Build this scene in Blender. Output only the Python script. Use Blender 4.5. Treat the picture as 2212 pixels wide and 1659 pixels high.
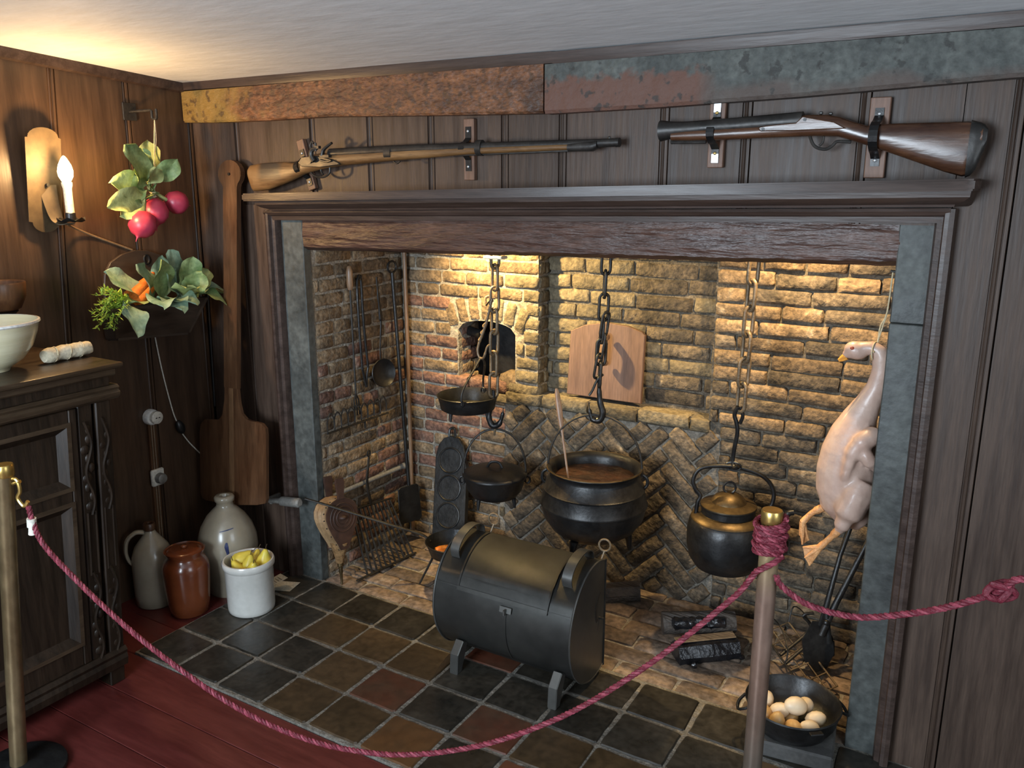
import bpy, bmesh, math, random
from mathutils import Vector, Matrix, noise as mnoise
random.seed(7)
PI = math.pi
for _o in list(bpy.data.objects): bpy.data.objects.remove(_o, do_unlink=True)
SC = bpy.context.scene
COL = SC.collection
V = Vector

# ------------------------------------------------------------------ camera, light, exposure
F_PX, PITCH, YAW = 1803.0, 0.2383, -0.5356
CAM = V((2.6512, -2.4822, 1.7136))
fw = V((math.sin(YAW)*math.cos(PITCH), math.cos(YAW)*math.cos(PITCH), -math.sin(PITCH)))
rt = V((math.cos(YAW), -math.sin(YAW), 0)); upv = rt.cross(fw)
cd = bpy.data.cameras.new('camera'); cam = bpy.data.objects.new('camera', cd); COL.objects.link(cam)
cd.sensor_fit = 'HORIZONTAL'; cd.sensor_width = 36; cd.lens = F_PX/2212*36; cd.clip_start = .02
cam.matrix_world = Matrix(((rt.x, upv.x, -fw.x, CAM.x), (rt.y, upv.y, -fw.y, CAM.y), (rt.z, upv.z, -fw.z, CAM.z), (0, 0, 0, 1)))
SC.camera = cam
SC.view_settings.view_transform = 'Standard'; SC.view_settings.look = 'None'
SC.view_settings.gamma = 1; SC.view_settings.use_curve_mapping = False
SC.view_settings.exposure = 0.0
W = bpy.data.worlds.new('world'); SC.world = W; W.use_nodes = True
W.node_tree.nodes['Background'].inputs[0].default_value = (.55, .68, .85, 1)
W.node_tree.nodes['Background'].inputs[1].default_value = .6
def lamp(name, kind, loc, target, power, color, size=.1, size_y=None, angle=60, blend=.4):
    d = bpy.data.lights.new(name, kind); o = bpy.data.objects.new(name, d); COL.objects.link(o)
    o.location = loc; d.energy = power; d.color = color
    o.rotation_euler = (V(target)-V(loc)).to_track_quat('-Z', 'Y').to_euler()
    if kind == 'AREA':
        d.size = size
        if size_y: d.shape = 'RECTANGLE'; d.size_y = size_y
    else: d.shadow_soft_size = size
    if kind == 'SPOT': d.spot_size = math.radians(angle); d.spot_blend = blend
    return o
# daylight that enters by the two windows of the room (behind and to the right of the viewer)
lamp('window_daylight', 'AREA', (4.15, -1.75, 1.45), (1.2, -.6, 1.0), 22, (.80, .90, 1.0), 1.0, 1.2)
lamp('window_daylight_rear', 'AREA', (1.3, -4.15, 1.5), (1.3, 0, .9), 180, (.76, .88, 1.0), 1.3, 1.2)
# two small spotlights hidden up in the chimney throat, behind the lintel
lamp('chimney_spotlight', 'SPOT', (.66, .26, 1.68), (.98, .66, 1.00), 165, (1.0, .69, .28), .02, angle=125, blend=1.0)
lamp('chimney_spotlight_far', 'SPOT', (2.06, .27, 1.80), (2.0, .60, .75), 100, (1.0, .68, .32), .02, angle=110, blend=1.0)

# ------------------------------------------------------------------ helpers
def org(o):
    l = V((0, 0, 0))
    while o is not None: l = l + o.location; o = o.parent
    return l
def finish(me, mat, smooth=True, ang=40):
    if mat: me.materials.append(mat)
    if smooth:
        me.shade_smooth(); me.set_sharp_from_angle(angle=math.radians(ang))
def obj(name, bm, mat, parent=None, at=None, smooth=True, ang=40, nrm=True):
    """world-space bmesh -> one mesh object (a part under parent, or a top-level object with origin `at`)"""
    o0 = org(parent) if parent else V(at if at is not None else (0, 0, 0))
    if nrm: bmesh.ops.recalc_face_normals(bm, faces=bm.faces)
    bmesh.ops.translate(bm, verts=bm.verts, vec=-o0)
    me = bpy.data.meshes.new(name); bm.to_mesh(me); bm.free()
    finish(me, mat, smooth, ang)
    o = bpy.data.objects.new(name, me); COL.objects.link(o)
    if parent: o.parent = parent
    else: o.location = o0
    return o
def inst(name, me, parent, loc, rot=None, scale=(1, 1, 1)):
    o = bpy.data.objects.new(name, me); COL.objects.link(o)
    l = V(loc) - (org(parent) if parent else V((0, 0, 0)))
    o.location = l
    if rot is not None:
        o.rotation_euler = rot.to_euler() if isinstance(rot, Matrix) else rot
    o.scale = scale
    if parent: o.parent = parent
    return o
def thing(name, label, cat, loc=(0, 0, 0), group=None):
    o = bpy.data.objects.new(name, None); COL.objects.link(o); o.empty_display_size = .05
    o.location = loc; o['label'] = label; o['category'] = cat
    if group: o['group'] = group
    return o
def tag(o, label, cat, group=None):
    o['label'] = label; o['category'] = cat
    if group: o['group'] = group
    return o
def struct(o, label=None):
    o['kind'] = 'structure'
    if label: o['label'] = label
    return o
def B(): return bmesh.new()
def box(bm, lo, hi, bev=0, seg=1):
    lo, hi = V(lo), V(hi); c = (lo+hi)/2; s = hi-lo
    r = bmesh.ops.create_cube(bm, size=1, matrix=Matrix.Translation(c) @ Matrix.Diagonal((abs(s.x), abs(s.y), abs(s.z), 1)))
    if bev:
        es = list({e for v in r['verts'] for e in v.link_edges})
        bmesh.ops.bevel(bm, geom=es, offset=bev, segments=seg, affect='EDGES', profile=.5)
    return bm
def obox(bm, c, s, R=None, bev=0):
    m = Matrix.Translation(V(c)) @ ((R.to_4x4()) if R else Matrix.Identity(4)) @ Matrix.Diagonal((s[0], s[1], s[2], 1))
    r = bmesh.ops.create_cube(bm, size=1, matrix=m)
    if bev:
        es = list({e for v in r['verts'] for e in v.link_edges})
        bmesh.ops.bevel(bm, geom=es, offset=bev, segments=1, affect='EDGES')
    return bm
def prism(bm, pts, o, U, Vv, N, t, bev=0, seg=1):
    """outline pts (u,v) on plane o,U,V extruded by t along N; bev rounds all rims"""
    o, U, Vv, N = V(o), V(U), V(Vv), V(N)
    vs = [bm.verts.new(o+U*p[0]+Vv*p[1]) for p in pts]
    f = bm.faces.new(vs)
    r = bmesh.ops.extrude_face_region(bm, geom=[f])
    nv = [g for g in r['geom'] if isinstance(g, bmesh.types.BMVert)]
    bmesh.ops.translate(bm, verts=nv, vec=N*t)
    if bev:
        caps = {f} | {g for g in r['geom'] if isinstance(g, bmesh.types.BMFace)}
        es = {e for c in caps if c.is_valid for e in c.edges}
        bmesh.ops.bevel(bm, geom=list(es), offset=bev, segments=seg, affect='EDGES', clamp_overlap=True)
    return bm
def xz(bm, pts, y0, y1, bev=0, seg=1): return prism(bm, pts, (0, y0, 0), (1, 0, 0), (0, 0, 1), (0, 1, 0), y1-y0, bev, seg)
def yz(bm, pts, x0, x1, bev=0, seg=1): return prism(bm, pts, (x0, 0, 0), (0, 1, 0), (0, 0, 1), (1, 0, 0), x1-x0, bev, seg)
def spline(pts, n=6, closed=False):
    P = [V(p) for p in pts]; out = []; m = len(P)
    rng = m if closed else m-1
    for i in range(rng):
        if closed: a, b, c, d = P[i-1], P[i], P[(i+1) % m], P[(i+2) % m]
        else: a, b, c, d = P[max(i-1, 0)], P[i], P[i+1], P[min(i+2, m-1)]
        for k in range(n):
            t = k/n
            out.append(.5*((2*b)+(c-a)*t+(2*a-5*b+4*c-d)*t*t+(3*b-a-3*c+d)*t**3))
    if not closed: out.append(P[-1])
    return out
def tube(bm, pts, r, n=8, closed=False, cap=True, flat=1.0, flatdir=None):
    P = [V(p) for p in pts]; m = len(P)
    R = r if isinstance(r, (list, tuple)) else [r]*m
    if len(R) != m: R = [R[min(int(i*len(R)/m), len(R)-1)] + 0 for i in range(m)] if len(R) > 2 else [R[0]+(R[-1]-R[0])*i/(m-1) for i in range(m)]
    T = []
    for i in range(m):
        a = P[i-1] if (i > 0 or closed) else P[i]; b = P[(i+1) % m] if (i < m-1 or closed) else P[i]
        d = b-a; T.append(d.normalized() if d.length > 1e-9 else V((0, 0, 1)))
    ref = V(flatdir) if flatdir is not None else (V((0, 0, 1)) if abs(T[0].z) < .9 else V((1, 0, 0)))
    nrm = (ref - T[0]*ref.dot(T[0])).normalized(); rings = []
    for i in range(m):
        if flatdir is not None: nrm = (V(flatdir) - T[i]*V(flatdir).dot(T[i])).normalized()
        else: nrm = (nrm - T[i]*nrm.dot(T[i])).normalized()
        bn = T[i].cross(nrm)
        rings.append([bm.verts.new(P[i]+(nrm*math.cos(2*PI*k/n)*flat+bn*math.sin(2*PI*k/n))*R[i]) for k in range(n)])
    for i in range(m if closed else m-1):
        a, b = rings[i], rings[(i+1) % m]
        off = 0
        if closed and i == m-1:
            off = min(range(n), key=lambda s: (a[0].co-b[s].co).length)
        for k in range(n):
            bm.faces.new((a[k], a[(k+1) % n], b[(k+1+off) % n], b[(k+off) % n]))
    if cap and not closed:
        bm.faces.new(rings[0][::-1]); bm.faces.new(rings[-1])
    return bm
def lathe(bm, prof, c, n=32, R=None):
    c = V(c); R = R or Matrix.Identity(3); rings = []
    for r, z in prof:
        if r < 1e-6: rings.append([bm.verts.new(c+R @ V((0, 0, z)))])
        else: rings.append([bm.verts.new(c+R @ V((r*math.cos(2*PI*k/n), r*math.sin(2*PI*k/n), z))) for k in range(n)])
    for a, b in zip(rings, rings[1:]):
        for k in range(n):
            j = (k+1) % n
            if len(a) == 1 and len(b) == 1: continue
            if len(a) == 1: bm.faces.new((a[0], b[j], b[k]))
            elif len(b) == 1: bm.faces.new((a[k], a[j], b[0]))
            else: bm.faces.new((a[k], a[j], b[j], b[k]))
    return bm
def sph(bm, c, r, R=None, n=16):
    r = r if isinstance(r, (tuple, list)) else (r, r, r)
    m = Matrix.Translation(V(c)) @ (R.to_4x4() if R else Matrix.Identity(4)) @ Matrix.Diagonal((r[0], r[1], r[2], 1))
    bmesh.ops.create_uvsphere(bm, u_segments=n, v_segments=max(6, n*2//3), radius=1, matrix=m); return bm
def loft(bm, rings, cap=True):
    rs = [[bm.verts.new(p) for p in r] for r in rings]; n = len(rs[0])
    for a, b in zip(rs, rs[1:]):
        for k in range(n): bm.faces.new((a[k], a[(k+1) % n], b[(k+1) % n], b[k]))
    if cap: bm.faces.new(rs[0][::-1]); bm.faces.new(rs[-1])
    return bm
def ell(c, a, b, U, Vv, n=16): return [V(c)+V(U)*a*math.cos(2*PI*k/n)+V(Vv)*b*math.sin(2*PI*k/n) for k in range(n)]
def axrot(d, up=(0, 0, 1)):
    """matrix whose z axis is d"""
    return V(d).normalized().to_track_quat('Z', 'Y').to_matrix()
def wobble(bm, amp, sc=8.0, seed=0):
    for v in bm.verts:
        v.co += V(mnoise.noise_vector(v.co*sc+V((seed, seed*2, 0))))*amp

# ------------------------------------------------------------------ materials
def M(name, c1, c2=None, rough=.6, metal=0, scale=20, stretch=(1, 1, 1), bump=.2, bscale=None, c3=None, rnd=0.0, spec=.5, coat=0, rlo=None, dist=.01, p1=.35, p2=.65, detail=6, spk=.16, sps=6.0):
    m = bpy.data.materials.new(name); m.use_nodes = True; nt = m.node_tree; N = nt.nodes; L = nt.links
    bs = N['Principled BSDF']
    tc = N.new('ShaderNodeTexCoord'); oi = N.new('ShaderNodeObjectInfo')
    mul = N.new('ShaderNodeMath'); mul.operation = 'MULTIPLY'; mul.inputs[1].default_value = 53.0; L.new(oi.outputs['Random'], mul.inputs[0])
    add = N.new('ShaderNodeVectorMath'); add.operation = 'ADD'; L.new(tc.outputs['Object'], add.inputs[0]); L.new(mul.outputs[0], add.inputs[1])
    mp = N.new('ShaderNodeMapping'); mp.inputs['Scale'].default_value = stretch; L.new(add.outputs[0], mp.inputs['Vector'])
    nz = N.new('ShaderNodeTexNoise'); nz.inputs['Scale'].default_value = scale; nz.inputs['Detail'].default_value = detail; nz.inputs['Roughness'].default_value = .62
    L.new(mp.outputs[0], nz.inputs['Vector'])
    rp = N.new('ShaderNodeValToRGB'); e = rp.color_ramp.elements
    c2 = c2 or c1
    e[0].position = p1; e[0].color = (*c1, 1); e[1].position = p2; e[1].color = (*c2, 1)
    if c3: k = e.new(min(.95, p2+.12)); k.color = (*c3, 1)
    L.new(nz.outputs['Fac'], rp.inputs[0]); col = rp.outputs[0]
    if rnd:
        hs = N.new('ShaderNodeHueSaturation'); mr = N.new('ShaderNodeMapRange')
        L.new(oi.outputs['Random'], mr.inputs[0]); mr.inputs[3].default_value = 1-rnd; mr.inputs[4].default_value = 1+rnd
        L.new(mr.outputs[0], hs.inputs['Value']); L.new(col, hs.inputs['Color']); col = hs.outputs[0]
    if spk:
        n3 = N.new('ShaderNodeTexNoise'); n3.inputs['Scale'].default_value = scale*sps; n3.inputs['Detail'].default_value = 3; L.new(mp.outputs[0], n3.inputs['Vector'])
        m3 = N.new('ShaderNodeMapRange'); L.new(n3.outputs['Fac'], m3.inputs[0]); m3.inputs[1].default_value = .32; m3.inputs[2].default_value = .68; m3.inputs[3].default_value = 1-spk; m3.inputs[4].default_value = 1+spk
        vs_ = N.new('ShaderNodeVectorMath'); vs_.operation = 'SCALE'; L.new(col, vs_.inputs[0]); L.new(m3.outputs[0], vs_.inputs['Scale']); col = vs_.outputs[0]
    L.new(col, bs.inputs['Base Color'])
    bs.inputs['Metallic'].default_value = metal; bs.inputs['Specular IOR Level'].default_value = spec; bs.inputs['Coat Weight'].default_value = coat
    if coat: bs.inputs['Coat Roughness'].default_value = .15
    if rlo is None: bs.inputs['Roughness'].default_value = rough
    else:
        mr2 = N.new('ShaderNodeMapRange'); L.new(nz.outputs['Fac'], mr2.inputs[0]); mr2.inputs[1].default_value = .3; mr2.inputs[2].default_value = .7
        mr2.inputs[3].default_value = rlo; mr2.inputs[4].default_value = rough; L.new(mr2.outputs[0], bs.inputs['Roughness'])
    if bump:
        n2 = N.new('ShaderNodeTexNoise'); n2.inputs['Scale'].default_value = bscale or scale*1.5; n2.inputs['Detail'].default_value = 5; L.new(mp.outputs[0], n2.inputs['Vector'])
        bp = N.new('ShaderNodeBump'); bp.inputs['Strength'].default_value = bump; bp.inputs['Distance'].default_value = dist
        L.new(n2.outputs['Fac'], bp.inputs['Height']); L.new(bp.outputs[0], bs.inputs['Normal'])
    m['_c'] = 1
    return m
def patch(m, col, axis=None, lo=0, hi=1, nscale=6, namp=.5, fac=1.0, sharp=.06, lim=None):
    """worn patch of another colour with a ragged edge, across part of the object (its own coordinates)"""
    nt = m.node_tree; N = nt.nodes; L = nt.links; bs = N['Principled BSDF']
    src = bs.inputs['Base Color'].links[0].from_socket
    tc = N.new('ShaderNodeTexCoord'); sp = N.new('ShaderNodeSeparateXYZ'); L.new(tc.outputs['Object'], sp.inputs[0])
    nz = N.new('ShaderNodeTexNoise'); nz.inputs['Scale'].default_value = nscale; nz.inputs['Detail'].default_value = 7; L.new(tc.outputs['Object'], nz.inputs['Vector'])
    a = N.new('ShaderNodeMath'); a.operation = 'SUBTRACT'; L.new(nz.outputs['Fac'], a.inputs[0]); a.inputs[1].default_value = .5
    b = N.new('ShaderNodeMath'); b.operation = 'MULTIPLY_ADD'; L.new(a.outputs[0], b.inputs[0]); b.inputs[1].default_value = namp
    if axis: L.new(sp.outputs[axis], b.inputs[2])
    else: b.inputs[2].default_value = 0
    mr = N.new('ShaderNodeMapRange'); L.new(b.outputs[0], mr.inputs[0]); mr.inputs[1].default_value = lo; mr.inputs[2].default_value = hi; mr.inputs[3].default_value = 0; mr.inputs[4].default_value = fac
    fo = mr.outputs[0]
    if lim:
        m3 = N.new('ShaderNodeMapRange'); L.new(sp.outputs[lim[0]], m3.inputs[0]); m3.inputs[1].default_value = lim[1]; m3.inputs[2].default_value = lim[2]
        m4 = N.new('ShaderNodeMath'); m4.operation = 'MULTIPLY'; L.new(fo, m4.inputs[0]); L.new(m3.outputs[0], m4.inputs[1]); fo = m4.outputs[0]
    mx = N.new('ShaderNodeMix'); mx.data_type = 'RGBA'; L.new(fo, mx.inputs[0]); L.new(src, mx.inputs[6]); mx.inputs[7].default_value = (*col, 1)
    L.new(mx.outputs[2], bs.inputs['Base Color'])
    return m
panel = M('dark_panel_wood', (.034, .021, .015), (.070, .045, .032), .58, scale=5, stretch=(7, 7, .5), bump=.10, bscale=14, rnd=.16, rlo=.42, spk=.14, spec=.32)
panel_l = M('varnished_panel_wood', (.034, .019, .011), (.068, .038, .021), .42, scale=4, stretch=(5, 5, .4), bump=.10, bscale=9, rnd=.10, rlo=.32, spk=.16)
trimw = M('dark_trim_wood', (.030, .019, .015), (.054, .035, .028), .46, scale=5, stretch=(.5, 7, 7), bump=.10, bscale=14, rlo=.34, spec=.4)
plaster = M('ceiling_plaster', (.57, .59, .60), (.64, .66, .67), .75, scale=7, stretch=(1, 3, 1), bump=.10, bscale=8, dist=.02, spk=.02)
redfloor = M('red_painted_floor', (.068, .012, .010), (.096, .018, .015), .45, scale=6, stretch=(.6, 4, 1), bump=.10, bscale=8, rlo=.33, spk=.1)
tile_dark = M('dark_hearth_tile', (.015, .0135, .0105), (.031, .027, .021), .42, scale=9, bump=.35, bscale=30, rnd=.35, rlo=.25, dist=.004, spk=.3)
tile_brown = M('brown_hearth_tile', (.040, .026, .013), (.060, .037, .018), .42, scale=6, bump=.32, bscale=30, rnd=.2, rlo=.27, dist=.004, spk=.25)
tile_red = M('red_hearth_tile', (.085, .026, .014), (.055, .030, .018), .42, scale=5, bump=.22, bscale=30, rnd=.2, rlo=.26, dist=.004)
tile_orange = M('orange_hearth_tile', (.105, .048, .018), (.075, .040, .018), .42, scale=5, bump=.22, bscale=30, rnd=.15, rlo=.26, dist=.004)
grout = M('grey_grout', (.085, .078, .064), (.165, .152, .128), .9, scale=30, bump=.8, bscale=60, spk=.3)
mortar = M('firebox_mortar', (.17, .152, .122), (.30, .27, .22), .95, scale=25, bump=1.0, bscale=45, c3=(.38, .35, .29), spk=.3)
mortar_dk = M('sooty_mortar', (.060, .052, .040), (.14, .118, .088), .95, scale=22, bump=1.0, bscale=45, spk=.35)
mortar_fb = M('fireback_mortar', (.10, .090, .074), (.20, .178, .145), .95, scale=24, bump=1.0, bscale=45, spk=.3)
brick_red = M('red_brick', (.085, .044, .032), (.165, .088, .060), .88, scale=13, bump=1.0, bscale=40, c3=(.27, .215, .165), rnd=.35, p1=.32, p2=.60, spk=.42, sps=5, dist=.012)
brick_tan = M('tan_brown_brick', (.090, .062, .036), (.190, .132, .076), .88, scale=13, bump=1.0, bscale=40, c3=(.30, .25, .18), rnd=.32, p1=.32, p2=.60, spk=.42, sps=5, dist=.012)
brick_soot = M('sooty_brick', (.034, .028, .021), (.115, .088, .058), .84, scale=12, bump=1.0, bscale=38, c3=(.25, .20, .135), rnd=.35, p1=.34, p2=.62, spk=.45, sps=5, dist=.014)
brick_niche = M('smoked_yellow_brick', (.085, .068, .042), (.160, .128, .076), .85, scale=12, bump=1.0, bscale=38, c3=(.24, .20, .13), rnd=.25, p1=.32, p2=.62, spk=.35, sps=5, dist=.012)
brick_floor = M('hearth_floor_brick', (.085, .062, .045), (.175, .125, .088), .88, scale=8, bump=1.0, bscale=26, c3=(.27, .225, .18), rnd=.32, p1=.32, p2=.60, spk=.4, sps=6, dist=.012)
jambstone = M('grey_green_jamb_stone', (.040, .045, .043), (.078, .086, .080), .7, scale=7, bump=.4, bscale=25, c3=(.105, .11, .10), rlo=.5, spk=.3)
beam_a = M('orange_hewn_beam', (.055, .022, .010), (.165, .066, .026), .55, scale=10, stretch=(1, 1, 2.2), bump=1.0, bscale=26, c3=(.26, .135, .062), spk=.35)
patch(beam_a, (.20, .12, .028), 'X', -.98, -1.10, 9, .5)
patch(beam_a, (.045, .022, .010), None, .05, .14, 34, 1.0, .75)
beam_b = M('grey_green_worn_beam', (.036, .041, .038), (.075, .082, .074), .7, scale=9, bump=1.0, bscale=20, c3=(.024, .022, .019), spk=.3)
patch(beam_b, (.105, .045, .029), 'Z', .045, .025, 34, .09, .9, lim=('X', .88, .82))
patch(beam_b, (.075, .050, .040), 'Z', .0, -.03, 9, .12, .7, lim=('X', .8, .9))
patch(beam_b, (.020, .020, .018), None, .11, .16, 26, 1.0, .8)
patch(beam_a, (.030, .013, .007), None, .10, .20, 5, 1.0, .6)
lintelw = M('reddish_lintel_wood', (.038, .017, .012), (.080, .040, .028), .5, scale=8, stretch=(.5, 3, 4), bump=.9, bscale=9, c3=(.125, .078, .062), dist=.02, rlo=.36, spk=.3)
iron = M('black_cast_iron', (.0055, .0055, .0058), (.011, .011, .011), .46, metal=.0, scale=18, bump=.25, bscale=60, rlo=.32, dist=.004, spec=.38)
iron_rough = M('dark_wrought_iron', (.010, .009, .008), (.024, .021, .017), .6, metal=.2, scale=25, bump=.4, bscale=70, rlo=.42, dist=.004)
tin = M('blackened_tin', (.070, .070, .066), (.110, .109, .101), .44, metal=.65, scale=4, bump=.06, bscale=8, rlo=.32, dist=.01, spk=.08)
chain_m = M('rusty_chain_iron', (.095, .066, .038), (.19, .14, .085), .55, metal=.3, scale=22, bump=.5, bscale=60, rlo=.4, dist=.004)
bronze = M('tarnished_brass', (.050, .032, .014), (.095, .064, .027), .5, metal=.7, scale=12, bump=.15, rlo=.36)
brass = M('polished_brass', (.45, .30, .08), (.62, .44, .15), .3, metal=.9, scale=8, bump=.05)
steel = M('old_gun_steel', (.016, .015, .014), (.034, .031, .028), .5, metal=.35, scale=16, bump=.15, rlo=.36)
whitemetal = M('zinc_metal', (.42, .43, .44), (.50, .51, .52), .35, metal=.7, bump=0)
gunwood = M('musket_wood', (.068, .032, .011), (.165, .088, .032), .48, scale=7, stretch=(.6, 3, 5), bump=.15, rlo=.36, c3=(.05, .032, .02))
patch(gunwood, (.030, .025, .021), 'X', -.565, -.60, 14, .16, .9, lim=('Z', -.085, -.06))
patch(gunwood, (.15, .08, .03), 'X', -.68, -.71, 10, .05, 1.0)
gunwood_d = M('dark_gun_wood', (.030, .012, .007), (.085, .038, .018), .32, scale=6, stretch=(.7, 3, 4), bump=.12, rlo=.2, c3=(.13, .068, .03))
mountw = M('mount_board_wood', (.115, .058, .036), (.165, .090, .058), .55, scale=8, stretch=(4, 4, .6), bump=.15)
peelw = M('peel_wood', (.050, .022, .010), (.092, .044, .020), .42, scale=5, stretch=(5, 5, .5), bump=.12, rlo=.3)
peelw_l = M('peel_pale_strip', (.10, .052, .024), (.15, .080, .038), .42, scale=5, stretch=(5, 5, .5), bump=.1)
boxw = M('blackish_box_wood', (.028, .018, .012), (.048, .031, .020), .45, scale=6, stretch=(3, .5, 3), bump=.1)
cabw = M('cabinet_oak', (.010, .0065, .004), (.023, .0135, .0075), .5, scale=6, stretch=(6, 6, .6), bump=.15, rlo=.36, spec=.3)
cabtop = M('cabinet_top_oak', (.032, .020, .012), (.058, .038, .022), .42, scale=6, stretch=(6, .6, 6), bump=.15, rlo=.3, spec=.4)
doorw = M('plain_pine_board', (.105, .060, .042), (.150, .090, .064), .6, scale=5, stretch=(5, 5, .5), bump=.12)
cream = M('cream_glaze', (.50, .46, .29), (.62, .58, .40), .25, scale=3, stretch=(.4, .4, 9), bump=.15, bscale=10, coat=.4, spk=.03)
stone_tan = M('tan_salt_glaze', (.235, .20, .145), (.30, .26, .19), .28, scale=7, bump=.06, coat=.4, spk=.03)
stone_jug = M('grey_cream_glaze', (.30, .26, .19), (.37, .33, .25), .28, scale=6, bump=.05, coat=.4, spk=.03)
stone_white = M('white_crock_glaze', (.47, .46, .42), (.56, .55, .51), .25, scale=8, bump=.05, coat=.4, spk=.03)
red_glaze = M('redware_glaze', (.12, .030, .010), (.18, .048, .016), .22, scale=5, bump=.05, coat=.5, c3=(.055, .016, .008), spk=.03)
cobalt = M('cobalt_slip', (.015, .022, .075), (.035, .05, .13), .3, bump=0, coat=.3)
pear_m = M('yellow_pear_skin', (.62, .46, .05), (.55, .48, .07), .4, scale=12, bump=.08, c3=(.40, .42, .07), rnd=.1, spk=.03)
stem_m = M('brown_stem', (.05, .03, .015), (.08, .05, .025), .7)
paper = M('printed_card', (.62, .60, .52), (.68, .66, .58), .6, bump=0)
white_pl = M('white_plastic', (.60, .58, .50), (.66, .64, .56), .4, bump=0)
porcelain = M('white_porcelain', (.66, .66, .63), None, .2, bump=0)
black_pl = M('black_plastic', (.010, .010, .010), None, .35, bump=0)
ivory = M('candle_sleeve', (.70, .62, .45), None, .4, bump=0)
radish_m = M('radish_skin', (.33, .022, .050), (.42, .045, .085), .38, scale=9, bump=.12, c3=(.48, .14, .17), p2=.7, spk=.03)
leaf_a = M('green_leaf', (.13, .21, .07), (.30, .38, .16), .55, scale=14, bump=.4, bscale=30, rnd=.2)
leaf_b = M('blue_green_leaf', (.12, .22, .15), (.34, .45, .30), .5, scale=10, bump=.4, bscale=30, rnd=.25)
leaf_y = M('yellow_green_leaf', (.24, .29, .10), (.40, .44, .19), .55, scale=10, bump=.4, bscale=30, rnd=.2)
frond_m = M('carrot_frond', (.30, .46, .05), (.44, .60, .10), .6, scale=10, bump=0, spk=0)
carrot_m = M('carrot_skin', (.58, .13, .015), (.68, .20, .03), .45, scale=20, stretch=(1, 1, 3), bump=.2)
sweet_m = M('fried_orange_root', (.60, .13, .01), (.70, .26, .03), .5, scale=25, bump=.6)
cloth = M('bound_cream_cloth', (.50, .45, .32), (.62, .57, .43), .8, scale=18, bump=.5, bscale=30)
twine = M('pale_twine', (.50, .42, .26), (.60, .52, .34), .85, scale=60, bump=.3)
cord_m = M('brown_lamp_cord', (.13, .085, .045), (.18, .12, .07), .5, bump=0)
rope_m = M('crimson_rope', (.105, .008, .018), (.150, .014, .028), .6, scale=60, bump=.5, bscale=120)
rope_l = M('rose_rope_strand', (.21, .028, .048), (.28, .05, .075), .6, scale=60, bump=.5, bscale=120)
post_m = M('worn_brass_post', (.15, .105, .052), (.26, .195, .105), .38, metal=.7, scale=7, stretch=(1, 1, .5), bump=.12, rlo=.26, c3=(.16, .105, .08))
post_r = M('brown_patina_post', (.20, .125, .09), (.28, .19, .145), .38, metal=.55, scale=7, stretch=(1, 1, .5), bump=.1, rlo=.26)
patch(post_r, (.40, .31, .15), 'Z', .74, .86, 5, .10, .9)
patch(post_r, (.14, .125, .10), 'Z', .50, .25, 5, .15, .8)
goose_m = M('plucked_goose_skin', (.43, .285, .225), (.52, .385, .315), .42, scale=7, bump=.14, bscale=60, c3=(.47, .31, .27), coat=.15, spk=.05)
foot_m = M('goose_foot_orange', (.50, .22, .075), (.62, .33, .14), .6, scale=30, bump=.6, bscale=60)
beak_m = M('goose_beak_orange', (.68, .27, .04), (.74, .34, .06), .4, bump=0)
eye_m = M('goose_eye', (.30, .05, .02), None, .2, bump=0)
egg_m = M('pale_egg_shell', (.56, .44, .29), (.62, .51, .36), .45, scale=10, bump=.05, rnd=.1, spk=.03)
egg_b = M('brown_egg_shell', (.47, .28, .10), (.54, .34, .14), .4, scale=10, bump=.05, rnd=.12, spk=.03)
stew_m = M('brown_stew', (.010, .005, .003), (.034, .014, .007), .3, scale=22, bump=.5, bscale=30)
leather = M('tan_bellows_leather', (.25, .15, .07), (.33, .215, .11), .6, scale=14, bump=.3)
bell_w = M('dark_bellows_wood', (.030, .013, .008), (.055, .025, .015), .62, scale=8, bump=.1)
fur = M('furry_hide_wrap', (.16, .085, .03), (.26, .15, .06), .9, scale=40, bump=1, bscale=80)
log_m = M('charred_log_bark', (.030, .024, .020), (.075, .058, .045), .7, scale=9, stretch=(.6, 4, 4), bump=1, bscale=14, dist=.02)
log_c = M('split_log_wood', (.22, .13, .06), (.34, .215, .11), .7, scale=8, stretch=(.5, 5, 5), bump=.5)
char_m = M('glossy_char', (.006, .006, .007), (.014, .014, .016), .18, scale=20, bump=.9, bscale=30, coat=.3)
pipe_m = M('grey_conduit', (.18, .175, .16), (.25, .245, .225), .5, metal=.3, bump=.1)
slab_m = M('dark_slate_slab', (.045, .044, .042), (.075, .073, .068), .7, scale=10, bump=.4)
black_fill = M('black_void', (.004, .004, .004), (.008, .008, .008), .9, bump=.2)
sconce_m = M('aged_brass_plate', (.052, .036, .019), (.082, .057, .030), .62, metal=.2, scale=6, bump=.06, rlo=.5, spec=.3)
wood_h = M('turned_wood_handle', (.15, .085, .045), (.24, .15, .09), .4, scale=8, stretch=(5, 5, .6), bump=.1)
glassbulb = bpy.data.materials.new('lit_candle_bulb'); glassbulb.use_nodes = True
_b = glassbulb.node_tree.nodes['Principled BSDF']; _b.inputs['Base Color'].default_value = (1, .8, .5, 1)
_b.inputs['Emission Color'].default_value = (1, .78, .42, 1); _b.inputs['Emission Strength'].default_value = 14

# ------------------------------------------------------------------ the setting
SL = .0195                                    # the old mantel climbs a little to the right
HX0, HX1 = .20, 2.385                         # firebox opening
HY = .64                                      # firebox back
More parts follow.
